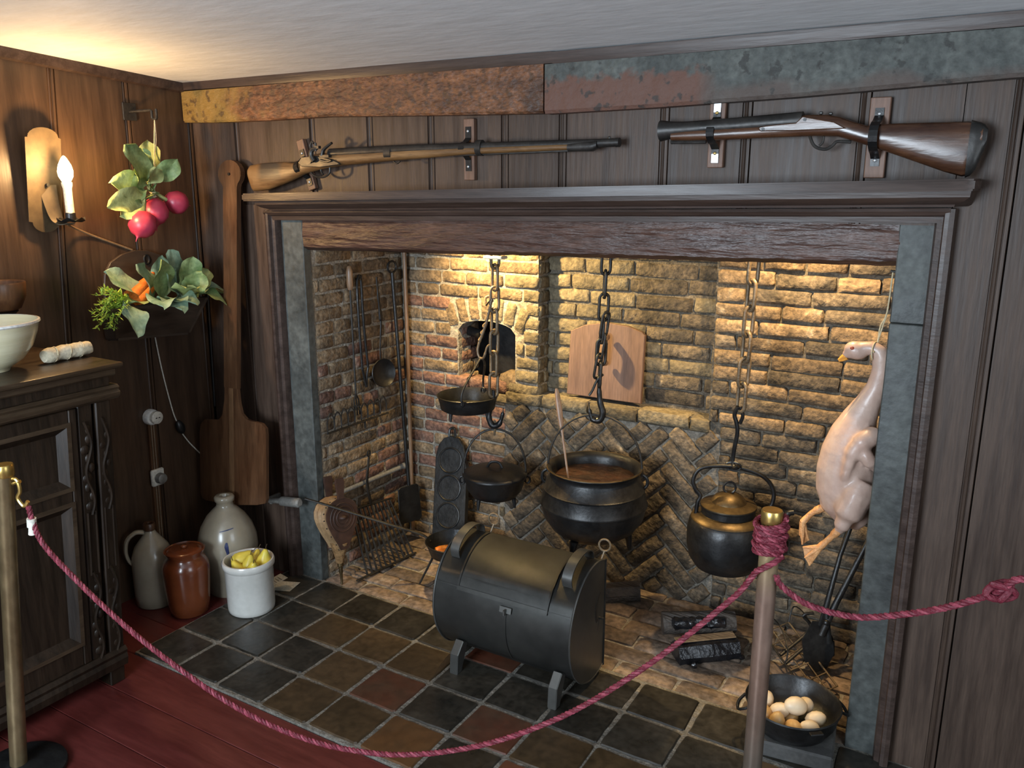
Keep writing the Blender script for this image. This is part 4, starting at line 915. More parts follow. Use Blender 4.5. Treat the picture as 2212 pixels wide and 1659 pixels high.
bm = B(); lathe(bm, [(0, 0), (.066, 0), (.074, .008), (.082, .05), (.088, .12), (.092, .19), (.090, .215), (.080, .235), (.072, .247), (.070, .256), (.078, .270), (.080, .278), (.074, .280), (.068, .270), (0, .27)], c, 36); obj('body', bm, red_glaze, t, ang=60)
bm = B(); lathe(bm, [(0, .283), (.05, .280), (.066, .278), (.070, .272), (.066, .266), (0, .266)], c, 30); lathe(bm, [(0, .297), (.010, .296), (.013, .290), (.009, .283), (0, .281)], c, 14); obj('lid', bm, red_glaze, t, ang=60)
c = V((-.102, -.240, FZ))
t = thing('large_stoneware_jug', 'large tan ovoid stoneware jug with blue flower below the bread peel', 'jug', c)
bm = B(); lathe(bm, [(0, 0), (.092, 0), (.096, .01), (.102, .10), (.118, .16), (.124, .20), (.121, .245), (.106, .295), (.080, .340), (.052, .370), (.036, .384), (.033, .40), (.040, .408), (.042, .422), (.036, .430), (.022, .430), (.020, .41), (0, .40)], c, 40); obj('body', bm, stone_tan, t, ang=60)
vd = (V((CAM.x, CAM.y, 0))-V((c.x, c.y, 0))).normalized(); sd = V((-vd.y, vd.x, 0))
def on_jug(u, z, rj, o=.0015):
    a = u/rj; return V((c.x, c.y, 0))+(vd*math.cos(a)+sd*math.sin(a))*(rj+o)+V((0, 0, z+FZ))
jr = lambda z: edge([(.10, .102), (.16, .118), (.20, .124), (.245, .121), (.295, .106), (.340, .080)], z)
def brush(name, pts, wds):
    bm = B(); P = [V((p[0], p[1], 0)) for p in pts]; P = spline(P, 6); rows = []
    for i, p in enumerate(P):
        a = P[max(0, i-1)]; b = P[min(len(P)-1, i+1)]; dd = (b-a).normalized(); nn = V((-dd.y, dd.x, 0)); tt = i/(len(P)-1)*(len(wds)-1); k = min(int(tt), len(wds)-2); w_ = wds[k]+(wds[k+1]-wds[k])*(tt-k)
        rows.append([bm.verts.new(on_jug(q.x, q.y, jr(q.y))) for q in (p+nn*w_, p, p-nn*w_)])
    for r0, r1 in zip(rows, rows[1:]):
        for k in range(2): bm.faces.new((r0[k], r0[k+1], r1[k+1], r1[k]))
    return obj(name, bm, cobalt, t)
u0 = .0
brush('flower_stroke', [(-.006, .262), (-.008, .245), (-.004, .215), (.000, .20)], [.003, .008, .005, .003])
brush('flower_stroke', [(.004, .205), (-.004, .190), (-.018, .176), (-.024, .158), (-.014, .150)], [.007, .017, .016, .010, .003])
brush('flower_stroke', [(.004, .205), (.006, .19), (.012, .178), (.020, .166)], [.005, .010, .006, .002])
brush('flower_stroke', [(.032, .182), (.038, .172), (.034, .162)], [.002, .006, .002])
brush('maker_stamp', [(-.030, .305), (0, .310), (.026, .314)], [.0012, .0022, .0012])
c = V((.128, -.335, 0))
t = thing('white_crock', 'straight-sided white stoneware crock full of yellow pears', 'crock', c)
bm = B(); lathe(bm, [(0, .0), (.086, 0), (.092, .006), (.094, .02), (.096, .188), (.098, .192), (.103, .198), (.104, .214), (.100, .222), (.094, .222), (.090, .214), (.088, .10), (0, .095)], c, 44); obj('body', bm, stone_white, t, ang=50)
def pear(c, R, s, lab):
    t = thing('pear', lab, 'pear', c, 'pears in the white crock')
    bm = B(); lathe(bm, [(0, -.030*s), (.012*s, -.029*s), (.026*s, -.018*s), (.030*s, -.002*s), (.025*s, .016*s), (.016*s, .032*s), (.012*s, .042*s), (.006*s, .050*s), (0, .051*s)], c, 18, R); obj('flesh', bm, pear_m, t, ang=70)
    bm = B(); u_ = R @ V((0, 0, 1)); tube(bm, [V(c)+u_*.049*s, V(c)+u_*.060*s+V((.002, 0, .003)), V(c)+u_*.070*s+V((.006, 0, .004))], .0016, 6); obj('stem', bm, stem_m, t)
pr3 = [((-.044, -.006, .205), (.5, .6, .5), 1.15, 'big yellow-green pear at the left side of the crock'), ((.012, -.01, .196), (.1, .2, 1), .95, 'upright pear in the middle of the crock'), ((.052, .035, .208), (.15, .1, 1), 1.05, 'tall pear standing at the back right of the crock'),
       ((.058, -.028, .196), (.4, -.3, .8), 1.0, 'pale pear at the front right of the crock'), ((-.010, -.046, .186), (-.4, -.1, .7), .9, 'small pear at the front rim of the crock'), ((.026, -.040, .178), (.5, -.1, .3), .9, 'low pear half hidden behind the crock front rim'), ((-.012, .045, .190), (0, .4, .8), .95, 'pear at the back of the crock')]
for p, dd, s_, lb in pr3: pear(c+V(p), axrot(dd), s_, lb)
t = thing('printed_card', 'folded white printed card lying behind the white crock', 'card', (.09, -.12, 0))
bm = B(); P0 = [V((.075, -.19, .002)), V((.16, -.155, .002)), V((.145, -.075, .006)), (V((.06, -.11, .006)))]
vs = [bm.verts.new(p) for p in P0]; bm.faces.new(vs); bmesh.ops.solidify(bm, geom=bm.faces[:], thickness=.0012); obj('lower_leaf', bm, white_pl, t, smooth=False)
bm = B(); P0 = [V((.055, -.21, .035)), V((.105, -.215, .030)), V((.145, -.145, .058)), V((.095, -.14, .063))]
vs = [bm.verts.new(p) for p in P0]; bm.faces.new(vs); bmesh.ops.solidify(bm, geom=bm.faces[:], thickness=.0012); cd_ = obj('upper_leaf', bm, paper, t, smooth=False)
for k in range(4):
    a = P0[0]+(P0[3]-P0[0])*(.3+.14*k); b = P0[1]+(P0[2]-P0[1])*(.3+.14*k); bm = B(); tube(bm, [a+(b-a)*.3+V((0, 0, .0022)), a+(b-a)*.85+V((0, 0, .0022))], .0012, 4); obj('print_line', bm, stem_m, cd_)
bm = B(); sph(bm, P0[0]+(P0[1]-P0[0])*.5+V((.003, .012, .006)), (.006, .006, .002), n=8); obj('print_mark', bm, black_pl, cd_)
bm = B(); tube(bm, [(.075, -.18, .001), (.078, -.185, .034)], .002, 5); obj('fold', bm, paper, t)

# ------------------------------------------------------------------ tools on the left firebox cheek
XW = .214
def hang(z, y, x=.228): return V((x, y, z))
t = thing('toasting_fork', 'thin iron toasting fork with wooden grip, leftmost of the hanging tools', 'toasting fork', hang(.7, .245))
bm = B(); lathe(bm, [(0, 0), (.010, .003), (.014, .02), (.014, .08), (.010, .10), (.006, .105), (0, .106)], hang(1.258, .240), 14, axrot((0, -.01, 1))); obj('grip', bm, wood_h, t)
bm = B(); tube(bm, [hang(1.26, .240), hang(.80, .246)], .0045, 8); obj('rod', bm, iron_rough, t)
bm = B(); pr_ = [hang(.80, .246), hang(.77, .232), hang(.70, .234)]; tube(bm, pr_, .0035, 6); tube(bm, [hang(.80, .246), hang(.77, .262), hang(.70, .266)], .0035, 6); tube(bm, [hang(.80, .246), hang(.70, .25)], .0035, 6); obj('tines', bm, iron_rough, t)
t = thing('fire_tongs', 'long black iron tongs hanging beside the toasting fork', 'tongs', hang(.85, .30))
bm = B(); tube(bm, spline([hang(.90, .296), hang(1.1, .287), hang(1.27, .285), hang(1.310, .294), hang(1.315, .305), hang(1.29, .312), hang(1.1, .318), hang(.90, .335)], 6), .0058, 8); obj('arms', bm, iron, t)
bm = B(); tube(bm, [hang(.90, .297), hang(.865, .306), hang(.815, .318)], .0055, 8); tube(bm, [hang(.90, .334), hang(.865, .324), hang(.815, .320)], .0055, 8); obj('jaws', bm, iron, t)
bm = B(); tube(bm, [hang(1.30, .30, .21), hang(1.30, .30, .236)], .005, 6); obj('nail', bm, iron_rough, t)
t = thing('skimmer', 'dark iron skimmer with round bowl hanging in the middle of the cheek', 'skimmer', hang(.75, .42))
bm = B(); P_ = spline([hang(1.30, .418), hang(1.22, .424), hang(1.12, .435), hang(1.08, .436), hang(.98, .425), hang(.925, .423)], 5); tube(bm, P_, [.006, .008, .011, .006, .0045, .005], 8, flat=.6, flatdir=(1, 0, 0)); obj('handle', bm, iron, t)
bm = B(); R = axrot((1, -.25, .12)); lathe(bm, [(0, -.022), (.035, -.018), (.058, -.006), (.066, .003), (.064, .005), (.055, -.003), (.033, -.014), (0, -.018)], hang(.862, .42, .245), 26, R); obj('bowl', bm, iron, t, ang=70)
t = thing('fire_peel', 'long black iron fire peel with square blade leaning in the firebox corner', 'fire peel', (.28, .53, .12))
bm = B(); tube(bm, [(.236, .518, 1.31), (.30, .51, .30), (.302, .51, .24)], [.0085, .0085, .007], 10); obj('shaft', bm, iron, t)
bm = B(); tube(bm, [V((.236, .518, 1.335))+V((.012*math.cos(a)*.3, .026*math.cos(a), .026*math.sin(a))) for a in [2*PI*k/18 for k in range(18)]], .005, 8, closed=True); obj('ring', bm, iron, t)
bm = B(); Uv = V((.35, 1, 0)).normalized(); Vv = V((.08, -.02, -1)).normalized(); Nv = Uv.cross(Vv).normalized()
prism(bm, [(-.058, .01), (-.045, 0), (.045, 0), (.058, .01), (.064, .17), (.056, .182), (-.056, .182), (-.064, .17)], V((.305, .50, .30)), Uv, Vv, Nv, .006, .002); obj('blade', bm, iron, t, smooth=False)
bm = B(); tube(bm, [(.245, .600, 1.42), (.245, .604, .93), (.246, .604, .02)], .0095, 10)
tag(obj('wooden_pole', bm, wood_h, at=(.25, .6, 0)), 'tall thin tan pole standing in the back left firebox corner', 'pole')
t = thing('toast_rack', 'wrought iron toast rack with looped wires hung low on the cheek', 'toast rack', (.24, .25, .67))
bm = B(); A_, B_ = V((.238, .045, .668)), V((.238, .45, .664)); tube(bm, [A_, B_], .0065, 8, flat=.6); obj('bar', bm, iron_rough, t)
for i in range(9):
    a = i/9*.98; y0_, y1_ = .047+a*.40, .047+a*.40+.034; z0 = .672+.000*i; zt = .755 if i % 2 == 0 else .75
    bm = B()
    tube(bm, spline([(.238, y0_, z0), (.238, y0_, z0+.05), (.242, (y0_+y1_)/2, zt), (.246, y1_, z0+.05), (.246, y1_, z0+.012)], 5), .0032, 6); obj('loop', bm, iron_rough, t)
bm = B(); tube(bm, [(.235, .29, .665), (.235, .29, .63)], .005, 6); tube(bm, [(.21, .255, .74), (.245, .255, .72)], .004, 6); obj('hook', bm, iron_rough, t)

# ------------------------------------------------------------------ bellows, gridiron, pan on legs, griddle
t = thing('bellows', 'heart-shaped bellows with tan leather sides and carved dark board, leaning on the jamb', 'bellows', (.30, .02, .0))
# frame: long axis from the nozzle tip up to the handles
tip = V((.314, .004, .004)); hd_ = V((.252, .050, .475)); ax = (hd_-tip).normalized(); Ln = (hd_-tip).length
nf = V((.97, -.20, .10)); nf = (nf-ax*nf.dot(ax)).normalized(); ws = ax.cross(nf).normalized()
def bp(u, v, n_): return tip+ax*u+ws*v+nf*n_
def bell_out(sc=1.0):
    half = [(.165, .020), (.19, .030), (.23, .052), (.27, .070), (.305, .080), (.335, .079), (.36, .066), (.378, .044), (.388, .018)]
    return [(u, v*sc) for u, v in half] + [(u, -v*sc) for u, v in half[::-1]]
def slabf(name, pts, n0, n1, mat, par=None, sm=False):
    bm = B(); r0 = [bp(u, v, n0) for u, v in pts]; r1 = [bp(u, v, n1) for u, v in pts]; loft(bm, [r0, r1]); return obj(name, bm, mat, par or t, smooth=sm)
fb_ = slabf('front_board', bell_out(), .036, .046, bell_w)
slabf('back_board', bell_out(), -.052, -.042, bell_w)
bm = B(); o1 = bell_out(1.03); loft(bm, [[bp(u, v*s_, n_) for u, v in o1] for n_, s_ in ((-.044, 1.02), (-.028, .93), (-.014, 1.02), (.0, .92), (.014, 1.02), (.026, .95), (.038, 1.04))]); obj('leather', bm, leather, t)
for ofs in (.048, -.048):
    hb = [(.386, .016), (.40, .014), (.46, .021), (.475, .018), (.475, -.018), (.46, -.021), (.40, -.014), (.386, -.016)]
    slabf('handle', hb, min(ofs, ofs-math.copysign(.012, ofs)), max(ofs, ofs-math.copysign(.012, ofs)), bell_w)
for rr in (.062, .046, .030):
    bm = B(); tube(bm, [bp(.305+rr*math.cos(a), rr*math.sin(a), .046) for a in [2*PI*k/32 for k in range(32)]], .0028, 6, closed=True); obj('carved_ring', bm, bell_w, fb_)
bm = B(); sph(bm, bp(.305, 0, .046), (.018, .018, .010), n=12); obj('carved_rose', bm, bell_w, fb_)
half = bell_out()
for i, (u, v) in enumerate(half):
    for n_ in (.041,):
        bm = B(); sph(bm, bp(u, v*1.045, n_-.012), .0032, n=8); obj('tack', bm, iron, t)
bm = B(); loft(bm, [[bp(u, w_*math.cos(2*PI*k/14), d_*math.sin(2*PI*k/14)) for k in range(14)] for u, w_, d_ in ((.19, .034, .052), (.16, .027, .040), (.125, .020, .026), (.10, .016, .018), (.095, .012, .012))]); wobble(bm, .0025, 90); obj('hide_wrap', bm, fur, t)
bm = B(); tube(bm, [bp(u, 0, 0) for u in (.105, .085, .08, .055, .05, .012, .004, 0)], [.014, .014, .009, .009, .0065, .005, .006, .003], 12); obj('nozzle', bm, bronze, t)
t = thing('gridiron', 'slatted iron gridiron with long handle propped against the left cheek', 'gridiron', (.33, .30, 0))
def gq(u, v):  # u across 0..1, v up 0..1
    a = V((.365, .115, .012)).lerp(V((.40, .40, .010)), u); b = V((.262, .145, .292)).lerp(V((.272, .395, .262)), u); return a.lerp(b, v)
for i in range(11):
    u = i/10; bm = B(); tube(bm, [gq(u, .0), gq(u, 1)], .0048, 6); obj('slat', bm, iron_rough, t)
for v_ in (0.0, 1.0):
    bm = B(); tube(bm, [gq(-.22 if v_ == 0 else -.03, v_), gq(1.06, v_)], .0065, 8, flat=.7); obj('rail', bm, iron_rough, t)
bm = B(); tube(bm, spline([gq(.5, .98), V((.262, .256, .38)), V((.262, .268, .46)), V((.258, .280, .50))], 5), [.009, .008, .007], 8, flat=.5, flatdir=(1, 0, 0)); tube(bm, [V((.256, .283, .515))+V((0, .010*math.cos(a), .014*math.sin(a))) for a in [2*PI*k/12 for k in range(12)]], .004, 6, closed=True); obj('handle', bm, iron_rough, t)
pc = V((.745, .235, .155))
t = thing('spider_skillet', 'long-handled black skillet on thin legs holding orange roots', 'skillet', (pc.x, pc.y, 0))
bm = B(); lathe(bm, [(0, 0), (.085, 0), (.098, .008), (.110, .045), (.117, .062), (.120, .064), (.116, .066), (.106, .048), (.093, .012), (.08, .007), (0, .006)], pc, 36); obj('pan', bm, iron, t, ang=60)
for a in (200, 320, 80):
    d = V((math.cos(math.radians(a)), math.sin(math.radians(a)), 0)); bm = B(); tube(bm, [pc+d*.075+V((0, 0, .012)), V((pc.x, pc.y, 0))+d*.155+V((0, 0, .003))], [.0055, .0042], 8); obj('leg', bm, iron_rough, t)
bm = B(); tube(bm, spline([pc+V((-.105, -.02, .045)), pc+V((-.14, -.035, .075)), V((.50, .115, .285)), V((.30, -.028, .378)), V((.215, -.088, .415))], 5), [.0075, .006], 8, flat=.7); obj('handle', bm, iron_rough, t)
for i, (dx, dy, an, L, lb) in enumerate(((-.03, -.022, .9, .085, 'short orange fried root at the left in the skillet'), (.012, -.012, .75, .11, 'long orange fried root in the middle of the skillet'), (-.010, -.050, .3, .06, 'small orange root piece at the front of the skillet'), (.035, -.040, .8, .07, 'orange root piece at the right, close to the roaster handle'))):
    d = V((math.cos(an), math.sin(an), 0)); m_ = pc+V((dx, dy, .026)); bm = B(); tube(bm, [m_+d*L*q for q in (-.5, -.46, -.25, 0, .25, .46, .5)], [.006, .014, .018, .019, .018, .014, .006], 10); wobble(bm, .005, 45, i)
    tag(obj('root_vegetable', bm, sweet_m, at=m_), lb, 'vegetable', 'orange roots in the skillet')
t = thing('muffin_griddle', 'long black iron griddle with round moulds leaning on the back wall', 'griddle', (.54, .52, 0))
bA, bB = V((.560, .455, .0)), V((.492, .612, .555)); up_ = (bB-bA).normalized(); Lg = (bB-bA).length; sx_ = V((.97, .10, 0)); sx_ = (sx_-up_*sx_.dot(up_)).normalized(); nn_ = sx_.cross(up_).normalized()
if nn_.y > 0: nn_ = -nn_
pts = [(-.082, 0), (.082, 0), (.080, Lg-.10), (.066, Lg-.05), (.040, Lg-.018), (0, Lg-.006), (-.040, Lg-.018), (-.066, Lg-.05), (-.080, Lg-.10)]
bm = B(); prism(bm, pts, bA, sx_, up_, nn_, .016, .003); obj('plate', bm, iron, t, smooth=False)
for k in range(4):
    cc = bA+up_*(.075+.128*k)+nn_*.017; bm = B(); tube(bm, [cc+sx_*.058*math.cos(a)+up_*.058*math.sin(a) for a in [2*PI*j/30 for j in range(30)]], .0045, 8, closed=True); obj('mould_ring', bm, iron, t)
bm = B(); tube(bm, spline([bA+up_*(Lg-.02)+nn_*.008-sx_*.016, bA+up_*(Lg+.02)+nn_*.008-sx_*.014, bA+up_*(Lg+.03)+nn_*.008, bA+up_*(Lg+.02)+nn_*.008+sx_*.014, bA+up_*(Lg-.02)+nn_*.008+sx_*.016], 4), .006, 8); obj('hanging_loop', bm, iron, t)
bm = B(); prism(bm, [(.084, .02), (.094, .02), (.094, Lg-.16), (.084, Lg-.12)], bA, sx_, up_, nn_, .03); obj('side_flange', bm, iron, t, smooth=False)

# ------------------------------------------------------------------ chains and what hangs on them
def link_mesh(L, w_, r, mat, name='link'):
    bm = B(); a = (L-w_)/2; P = []
    for k in range(7): an = PI*k/6; P.append((w_/2*math.cos(an), 0, a+w_/2*math.sin(an)))
    for k in range(7): an = PI+PI*k/6; P.append((w_/2*math.cos(an), 0, -a+w_/2*math.sin(an)))
    tube(bm, P, r, 7, closed=True); bmesh.ops.recalc_face_normals(bm, faces=bm.faces)
    me = bpy.data.meshes.new(name); bm.to_mesh(me); bm.free(); finish(me, mat, True, 70); return me
def chain(t, a, b, L, w_, r, mat, twist=.6):
    a, b = V(a), V(b); d = (b-a); D = d.length; pitch = L-2.4*r; n = max(1, int(round(D/pitch))); me = link_mesh(L*(D/n)/pitch, w_, r, mat); R = axrot(d)
    for i in range(n):
        p = a+d*((i+.5)/n); q = R @ Matrix.Rotation(twist+(PI/2 if i % 2 else 0)+random.uniform(-.15, .15), 3, 'Z')
        inst('link', me, t, p, q)
TOPC = 1.475
bm = B(); tube(bm, [(.19, .32, TOPC+.008), (2.41, .32, TOPC+.008)], .012, 10)
struct(obj('trim_3', bm, iron_rough), 'iron lug bar across the chimney throat')
# chain of the skillet and the lidded pot
t = thing('pot_chain', 'rusty chain with large hook, leftmost of the three in the chimney', 'chain', (.905, .33, TOPC))
chain(t, (.912, .32, TOPC), (.900, .32, .865), .098, .036, .0062, chain_m, .5)
bm = B(); tube(bm, spline([(.900, .32, .885), (.900, .32, .84), (.886, .316, .80), (.882, .314, .765), (.897, .318, .735), (.925, .322, .745), (.940, .325, .785), (.943, .326, .815)], 5), [.007, .009, .010, .012, .013, .012, .008, .002], 10); obj('hook', bm, iron, t)
bm = B(); obox(bm, (.912, .32, 1.424), (.085, .05, .012), None, .003); obj('ceiling_plate', bm, white_pl, t, smooth=False)
t = thing('pot_hook', 'twisted iron rod hook carrying the small hanging skillet', 'hook', (.87, .30, 1.1))
bm = B(); tube(bm, spline([(.890, .322, 1.270), (.872, .31, 1.262), (.880, .30, 1.235)], 3)+[V((.905, .305, 1.262)), V((.880, .30, 1.16)), V((.850, .296, 1.085))], .0055, 8)
obj('rod', bm, chain_m, t)
bm = B(); P_ = [V((.905, .305, 1.255)).lerp(V((.85, .296, 1.09)), k/40) for k in range(41)]
tube(bm, [p+V((.005*math.cos(k*.9), .004*math.sin(k*.9), 0)) for k, p in enumerate(P_)], .003, 6); obj('twist', bm, chain_m, t)
bm = B(); tube(bm, spline([(.850, .296, 1.088), (.842, .294, 1.05), (.850, .294, 1.022), (.868, .294, 1.02), (.878, .294, 1.04), (.886, .294, 1.065), (.897, .294, 1.078)], 5), [.005, .0055, .004], 8); obj('hook_end', bm, chain_m, t)
kc = V((.790, .295, .795))
t = thing('hanging_skillet', 'small three-legged black skillet hung by a bail from the twisted hook', 'skillet', kc)
bm = B(); lathe(bm, [(0, 0), (.102, 0), (.112, .006), (.120, .045), (.126, .060), (.129, .062), (.125, .064), (.116, .048), (.107, .010), (0, .006)], kc, 40); obj('pan', bm, iron, t, ang=60)
bt = V((.857, .296, 1.018)); e1, e2 = kc+V((.085, -.085, .058)), kc+V((-.02, .11, .058)); e1, e2 = kc+V((.045, -.112, .058)), kc+V((.0, .118, .058))
bm = B(); tube(bm, spline([e1+V((0, 0, -.01)), e1+V((.004, .004, .05)), bt+V((-.006, -.03, -.03)), bt+V((0, 0, -.002)), bt+V((-.002, .03, -.03)), e2+V((.004, -.004, .05)), e2+V((0, 0, -.01))], 6), .0045, 8); obj('bail', bm, iron_rough, t)
for e_, s_ in ((e1, -1), (e2, 1)):
    bm = B(); tube(bm, [e_+V((0, .010*s_*0, .012*math.sin(a)-.004))+V((.010*math.cos(a), 0, 0)) for a in [2*PI*k/10 for k in range(10)]], .004, 6, closed=True); obj('ear', bm, iron, t)
for a in (250, 10, 130):
    d = V((math.cos(math.radians(a)), math.sin(math.radians(a)), 0)); bm = B(); tube(bm, [kc+d*.085+V((0, 0, .004)), kc+d*.088+V((0, 0, -.038))], [.009, .005], 8); obj('leg', bm, iron, t)
dc = V((.895, .335, .415))
t = thing('dutch_oven', 'lidded black iron pot hanging low on the left chain by its bail', 'pot', dc)
bm = B(); lathe(bm, [(0, -.004), (.060, 0), (.095, .012), (.115, .04), (.128, .085), (.134, .096), (.136, .102), (.130, .104), (0, .10)], dc, 40); obj('body', bm, iron, t, ang=60)
bm = B(); lathe(bm, [(.136, .101), (.137, .108), (.122, .116), (.090, .126), (.05, .133), (0, .135)], dc, 40); ld = obj('lid', bm, iron, t, ang=70)
bm = B(); tube(bm, spline([dc+V((-.030, -.012, .130)), dc+V((-.018, -.008, .152)), dc+V((0, 0, .158)), dc+V((.018, .008, .152)), dc+V((.030, .012, .130))], 5), .0055, 8); obj('lid_handle', bm, iron, ld)
e1, e2 = dc+V((-.113, -.075, .085)), dc+V((.113, .075, .085)); 
bm = B(); N_ = 20; top_ = .215
tube(bm, [dc+V((.128*math.cos(a)*.86, .085*math.cos(a)*.86, .085+top_*math.sin(a)**.8)) for a in [PI-PI*k/N_ for k in range(N_+1)]], .0048, 8); obj('bail', bm, iron_rough, t)
for s_ in (1, -1):
    bm = B(); p = dc+V((.112*s_, .074*s_, .078)); tube(bm, [p+V((.004*s_, 0, .016*math.sin(a)))+V((.010*math.cos(a), .004*math.cos(a), 0)) for a in [2*PI*k/12 for k in range(12)]], .005, 6, closed=True); obj('ear', bm, iron, t)
for a in (250, 10, 130):
    d = V((math.cos(math.radians(a)), math.sin(math.radians(a)), 0)); bm = B(); tube(bm, [dc+d*.085+V((0, 0, .010)), dc+d*.09+V((0, 0, -.035))], [.010, .005], 8); obj('leg', bm, iron, t)
t = thing('small_hook', 'thin iron ring link between the left hook and the lidded pot bail', 'hook', (.905, .32, .72))
bm = B(); tube(bm, spline([(.905, .322, .755), (.897, .325, .74), (.900, .328, .715), (.896, .333, .69), (.897, .335, .704), (.910, .325, .735)], 4, True), .004, 6, closed=True); obj('link', bm, chain_m, t)
# middle chain and the cauldron
t = thing('cauldron_chain', 'dark doubled chain with large hook above the big cauldron', 'chain', (1.388, .32, TOPC))
chain(t, (1.388, .32, TOPC), (1.372, .32, .965), .094, .034, .006, iron_rough, .9)
chain(t, (1.398, .31, 1.24), (1.362, .312, 1.00), .085, .030, .0055, iron_rough, .3)
bm = B(); tube(bm, spline([(1.372, .32, .985), (1.372, .32, .94), (1.378, .32, .895), (1.388, .322, .86), (1.378, .32, .83), (1.352, .316, .828), (1.338, .314, .855), (1.334, .312, .895)], 5), [.008, .010, .012, .013, .013, .012, .008, .002], 10); obj('hook', bm, iron, t)
bm = B(); tube(bm, spline([(1.388, .316, 1.01), (1.366, .31, .985), (1.35, .306, .945), (1.338, .302, .925)], 4), .005, 6); obj('side_hook', bm, iron_rough, t)
cc = V((1.360, .32, .345))
t = thing('cauldron', 'big round-bellied black iron cauldron of brown stew in the centre', 'cauldron', cc)
bm = B(); lathe(bm, [(0, -.005), (.06, 0), (.12, .018), (.165, .05), (.195, .095), (.206, .14), (.2075, .146), (.2105, .150), (.2075, .155), (.205, .17), (.196, .205), (.1965, .209), (.1985, .213), (.194, .217), (.182, .245), (.172, .262), (.170, .272), (.178, .285), (.186, .292), (.184, .297), (.172, .292), (.162, .275), (.16, .25), (0, .245)], cc, 56); obj('body', bm, iron, t, ang=70)
bm = B(); lathe(bm, [(.160, .252), (.13, .256), (.07, .253), (0, .257)], cc, 32); wobble(bm, .003, 40); obj('stew', bm, stew_m, t)
bm = B(); lathe(bm, [(.161, .255), (.163, .272), (.173, .290), (.184, .2975), (.1865, .294)], cc, 56); obj('lit_rim_skin', bm, bronze, t, ang=70)  # brass-coloured skin on the iron rim: warm light put into the colour
an0 = math.radians(20)
du = V((math.cos(an0), math.sin(an0), 0))
bm = B(); tube(bm, [cc+du*(.183*math.cos(a))+V((0, 0, .262+.241*max(0, math.sin(a))**.85)) for a in [PI-PI*k/26 for k in range(27)]], .0048, 8); obj('bail', bm, iron_rough, t)
for s_ in (1, -1):
    bm = B(); p = cc+du*(.186*s_)+V((0, 0, .25)); tube(bm, spline([p+V((0, 0, .022)), p+du*(.016*s_)+V((0, 0, .008)), p+du*(.018*s_)+V((0, 0, -.02)), p+du*(-.002*s_)+V((0, 0, -.04))], 4), .0065, 8); obj('ear', bm, iron, t)
for a in (255, 15, 135):
    d = V((math.cos(math.radians(a+8)), math.sin(math.radians(a+8)), 0)); bm = B(); tube(bm, [cc+d*.135+V((0, 0, .026)), cc+d*.142+V((0, 0, .0)), cc+d*.145+V((0, 0, -.045))], [.018, .013, .008], 10); obj('leg', bm, iron, t)
bm = B(); a_, b_ = V((1.285, .245, .60)), V((1.20, .30, .935)); tube(bm, [a_, a_.lerp(b_, .5), a_.lerp(b_, .62), a_.lerp(b_, .8), a_.lerp(b_, .95), b_], [.004, .0045, .010, .012, .009, .004], 8, flat=.4, flatdir=(.5, -.85, 0))
tag(obj('stirring_spoon', bm, wood_h, at=a_), 'thin stirring stick standing in the cauldron stew', 'spoon')
# right chain and kettle
t = thing('kettle_chain', 'rusty chain with long lower hook above the kettle at the right', 'chain', (1.918, .32, TOPC))
chain(t, (1.922, .32, TOPC), (1.908, .32, .945), .112, .036, .0068, chain_m, .7)
bm = B(); tube(bm, spline([(1.900, .32, .955), (1.889, .32, .925), (1.898, .32, .895), (1.903, .32, .86), (1.896, .32, .80), (1.893, .32, .752), (1.905, .31, .735), (1.918, .305, .745)], 5), .0075, 8); tube(bm, spline([(1.908, .32, .955), (1.918, .32, .925), (1.910, .32, .895)], 4), .0065, 8); obj('hook', bm, iron, t)
kc = V((1.890, .315, .345))
t = thing('kettle', 'large black kettle with brass lid and hoop handle, hanging at the right', 'kettle', kc)
bm = B(); lathe(bm, [(0, 0), (.07, .002), (.108, .016), (.130, .050), (.140, .095), (.141, .15), (.135, .185), (.124, .203), (.118, .206)], kc, 48); obj('body', bm, iron, t, ang=60)
bm = B(); lathe(bm, [(.130, .197), (.126, .204), (.100, .214), (.094, .216)], kc, 48); obj('shoulder', bm, bronze, t)
bm = B(); lathe(bm, [(.094, .212), (.095, .238), (.099, .242), (.099, .246)], kc, 40); obj('collar', bm, iron, t)
bm = B(); lathe(bm, [(.099, .243), (.098, .249), (.070, .258), (.062, .259), (.060, .264), (.048, .280), (.025, .292), (0, .296)], kc, 40); ld = obj('lid', bm, bronze, t, ang=60)
du = V((.93, .37, 0)).normalized()
bm = B(); p = kc+V((0, 0, .312)); tube(bm, [p+du*.021*math.cos(a)+V((0, 0, .021*math.sin(a))) for a in [2*PI*k/18 for k in range(18)]], .004, 8, closed=True); obj('lid_ring', bm, iron, ld)
bm = B(); q = lambda u, z: kc+du*u+V((0, 0, z))
tube(bm, spline([q(-.112, .205), q(-.108, .25), q(-.100, .275), q(-.118, .30), q(-.128, .335), q(-.105, .377), q(-.04, .390), q(.04, .386), q(.115, .357), q(.150, .31), q(.148, .255), q(.118, .222)], 6), .0075, 10); obj('bail_handle', bm, iron, t)
bm = B(); tube(bm, spline([q(.115, .10), q(.165, .13), q(.185, .19), q(.205, .225), q(.225, .232)], 5), [.028, .022, .015, .012, .011], 12); obj('spout', bm, iron, t)
bm = B()
t2 = thing('kettle_ring', 'small iron ring on the kettle handle under the chain hook', 'ring', (1.895, .32, .745))
tube(bm, [V((1.897, .318, .737))+V((.026*math.cos(a), .004*math.cos(a), .015*math.sin(a))) for a in [2*PI*k/18 for k in range(18)]], .004, 8, closed=True); obj('hoop', bm, iron, t2)
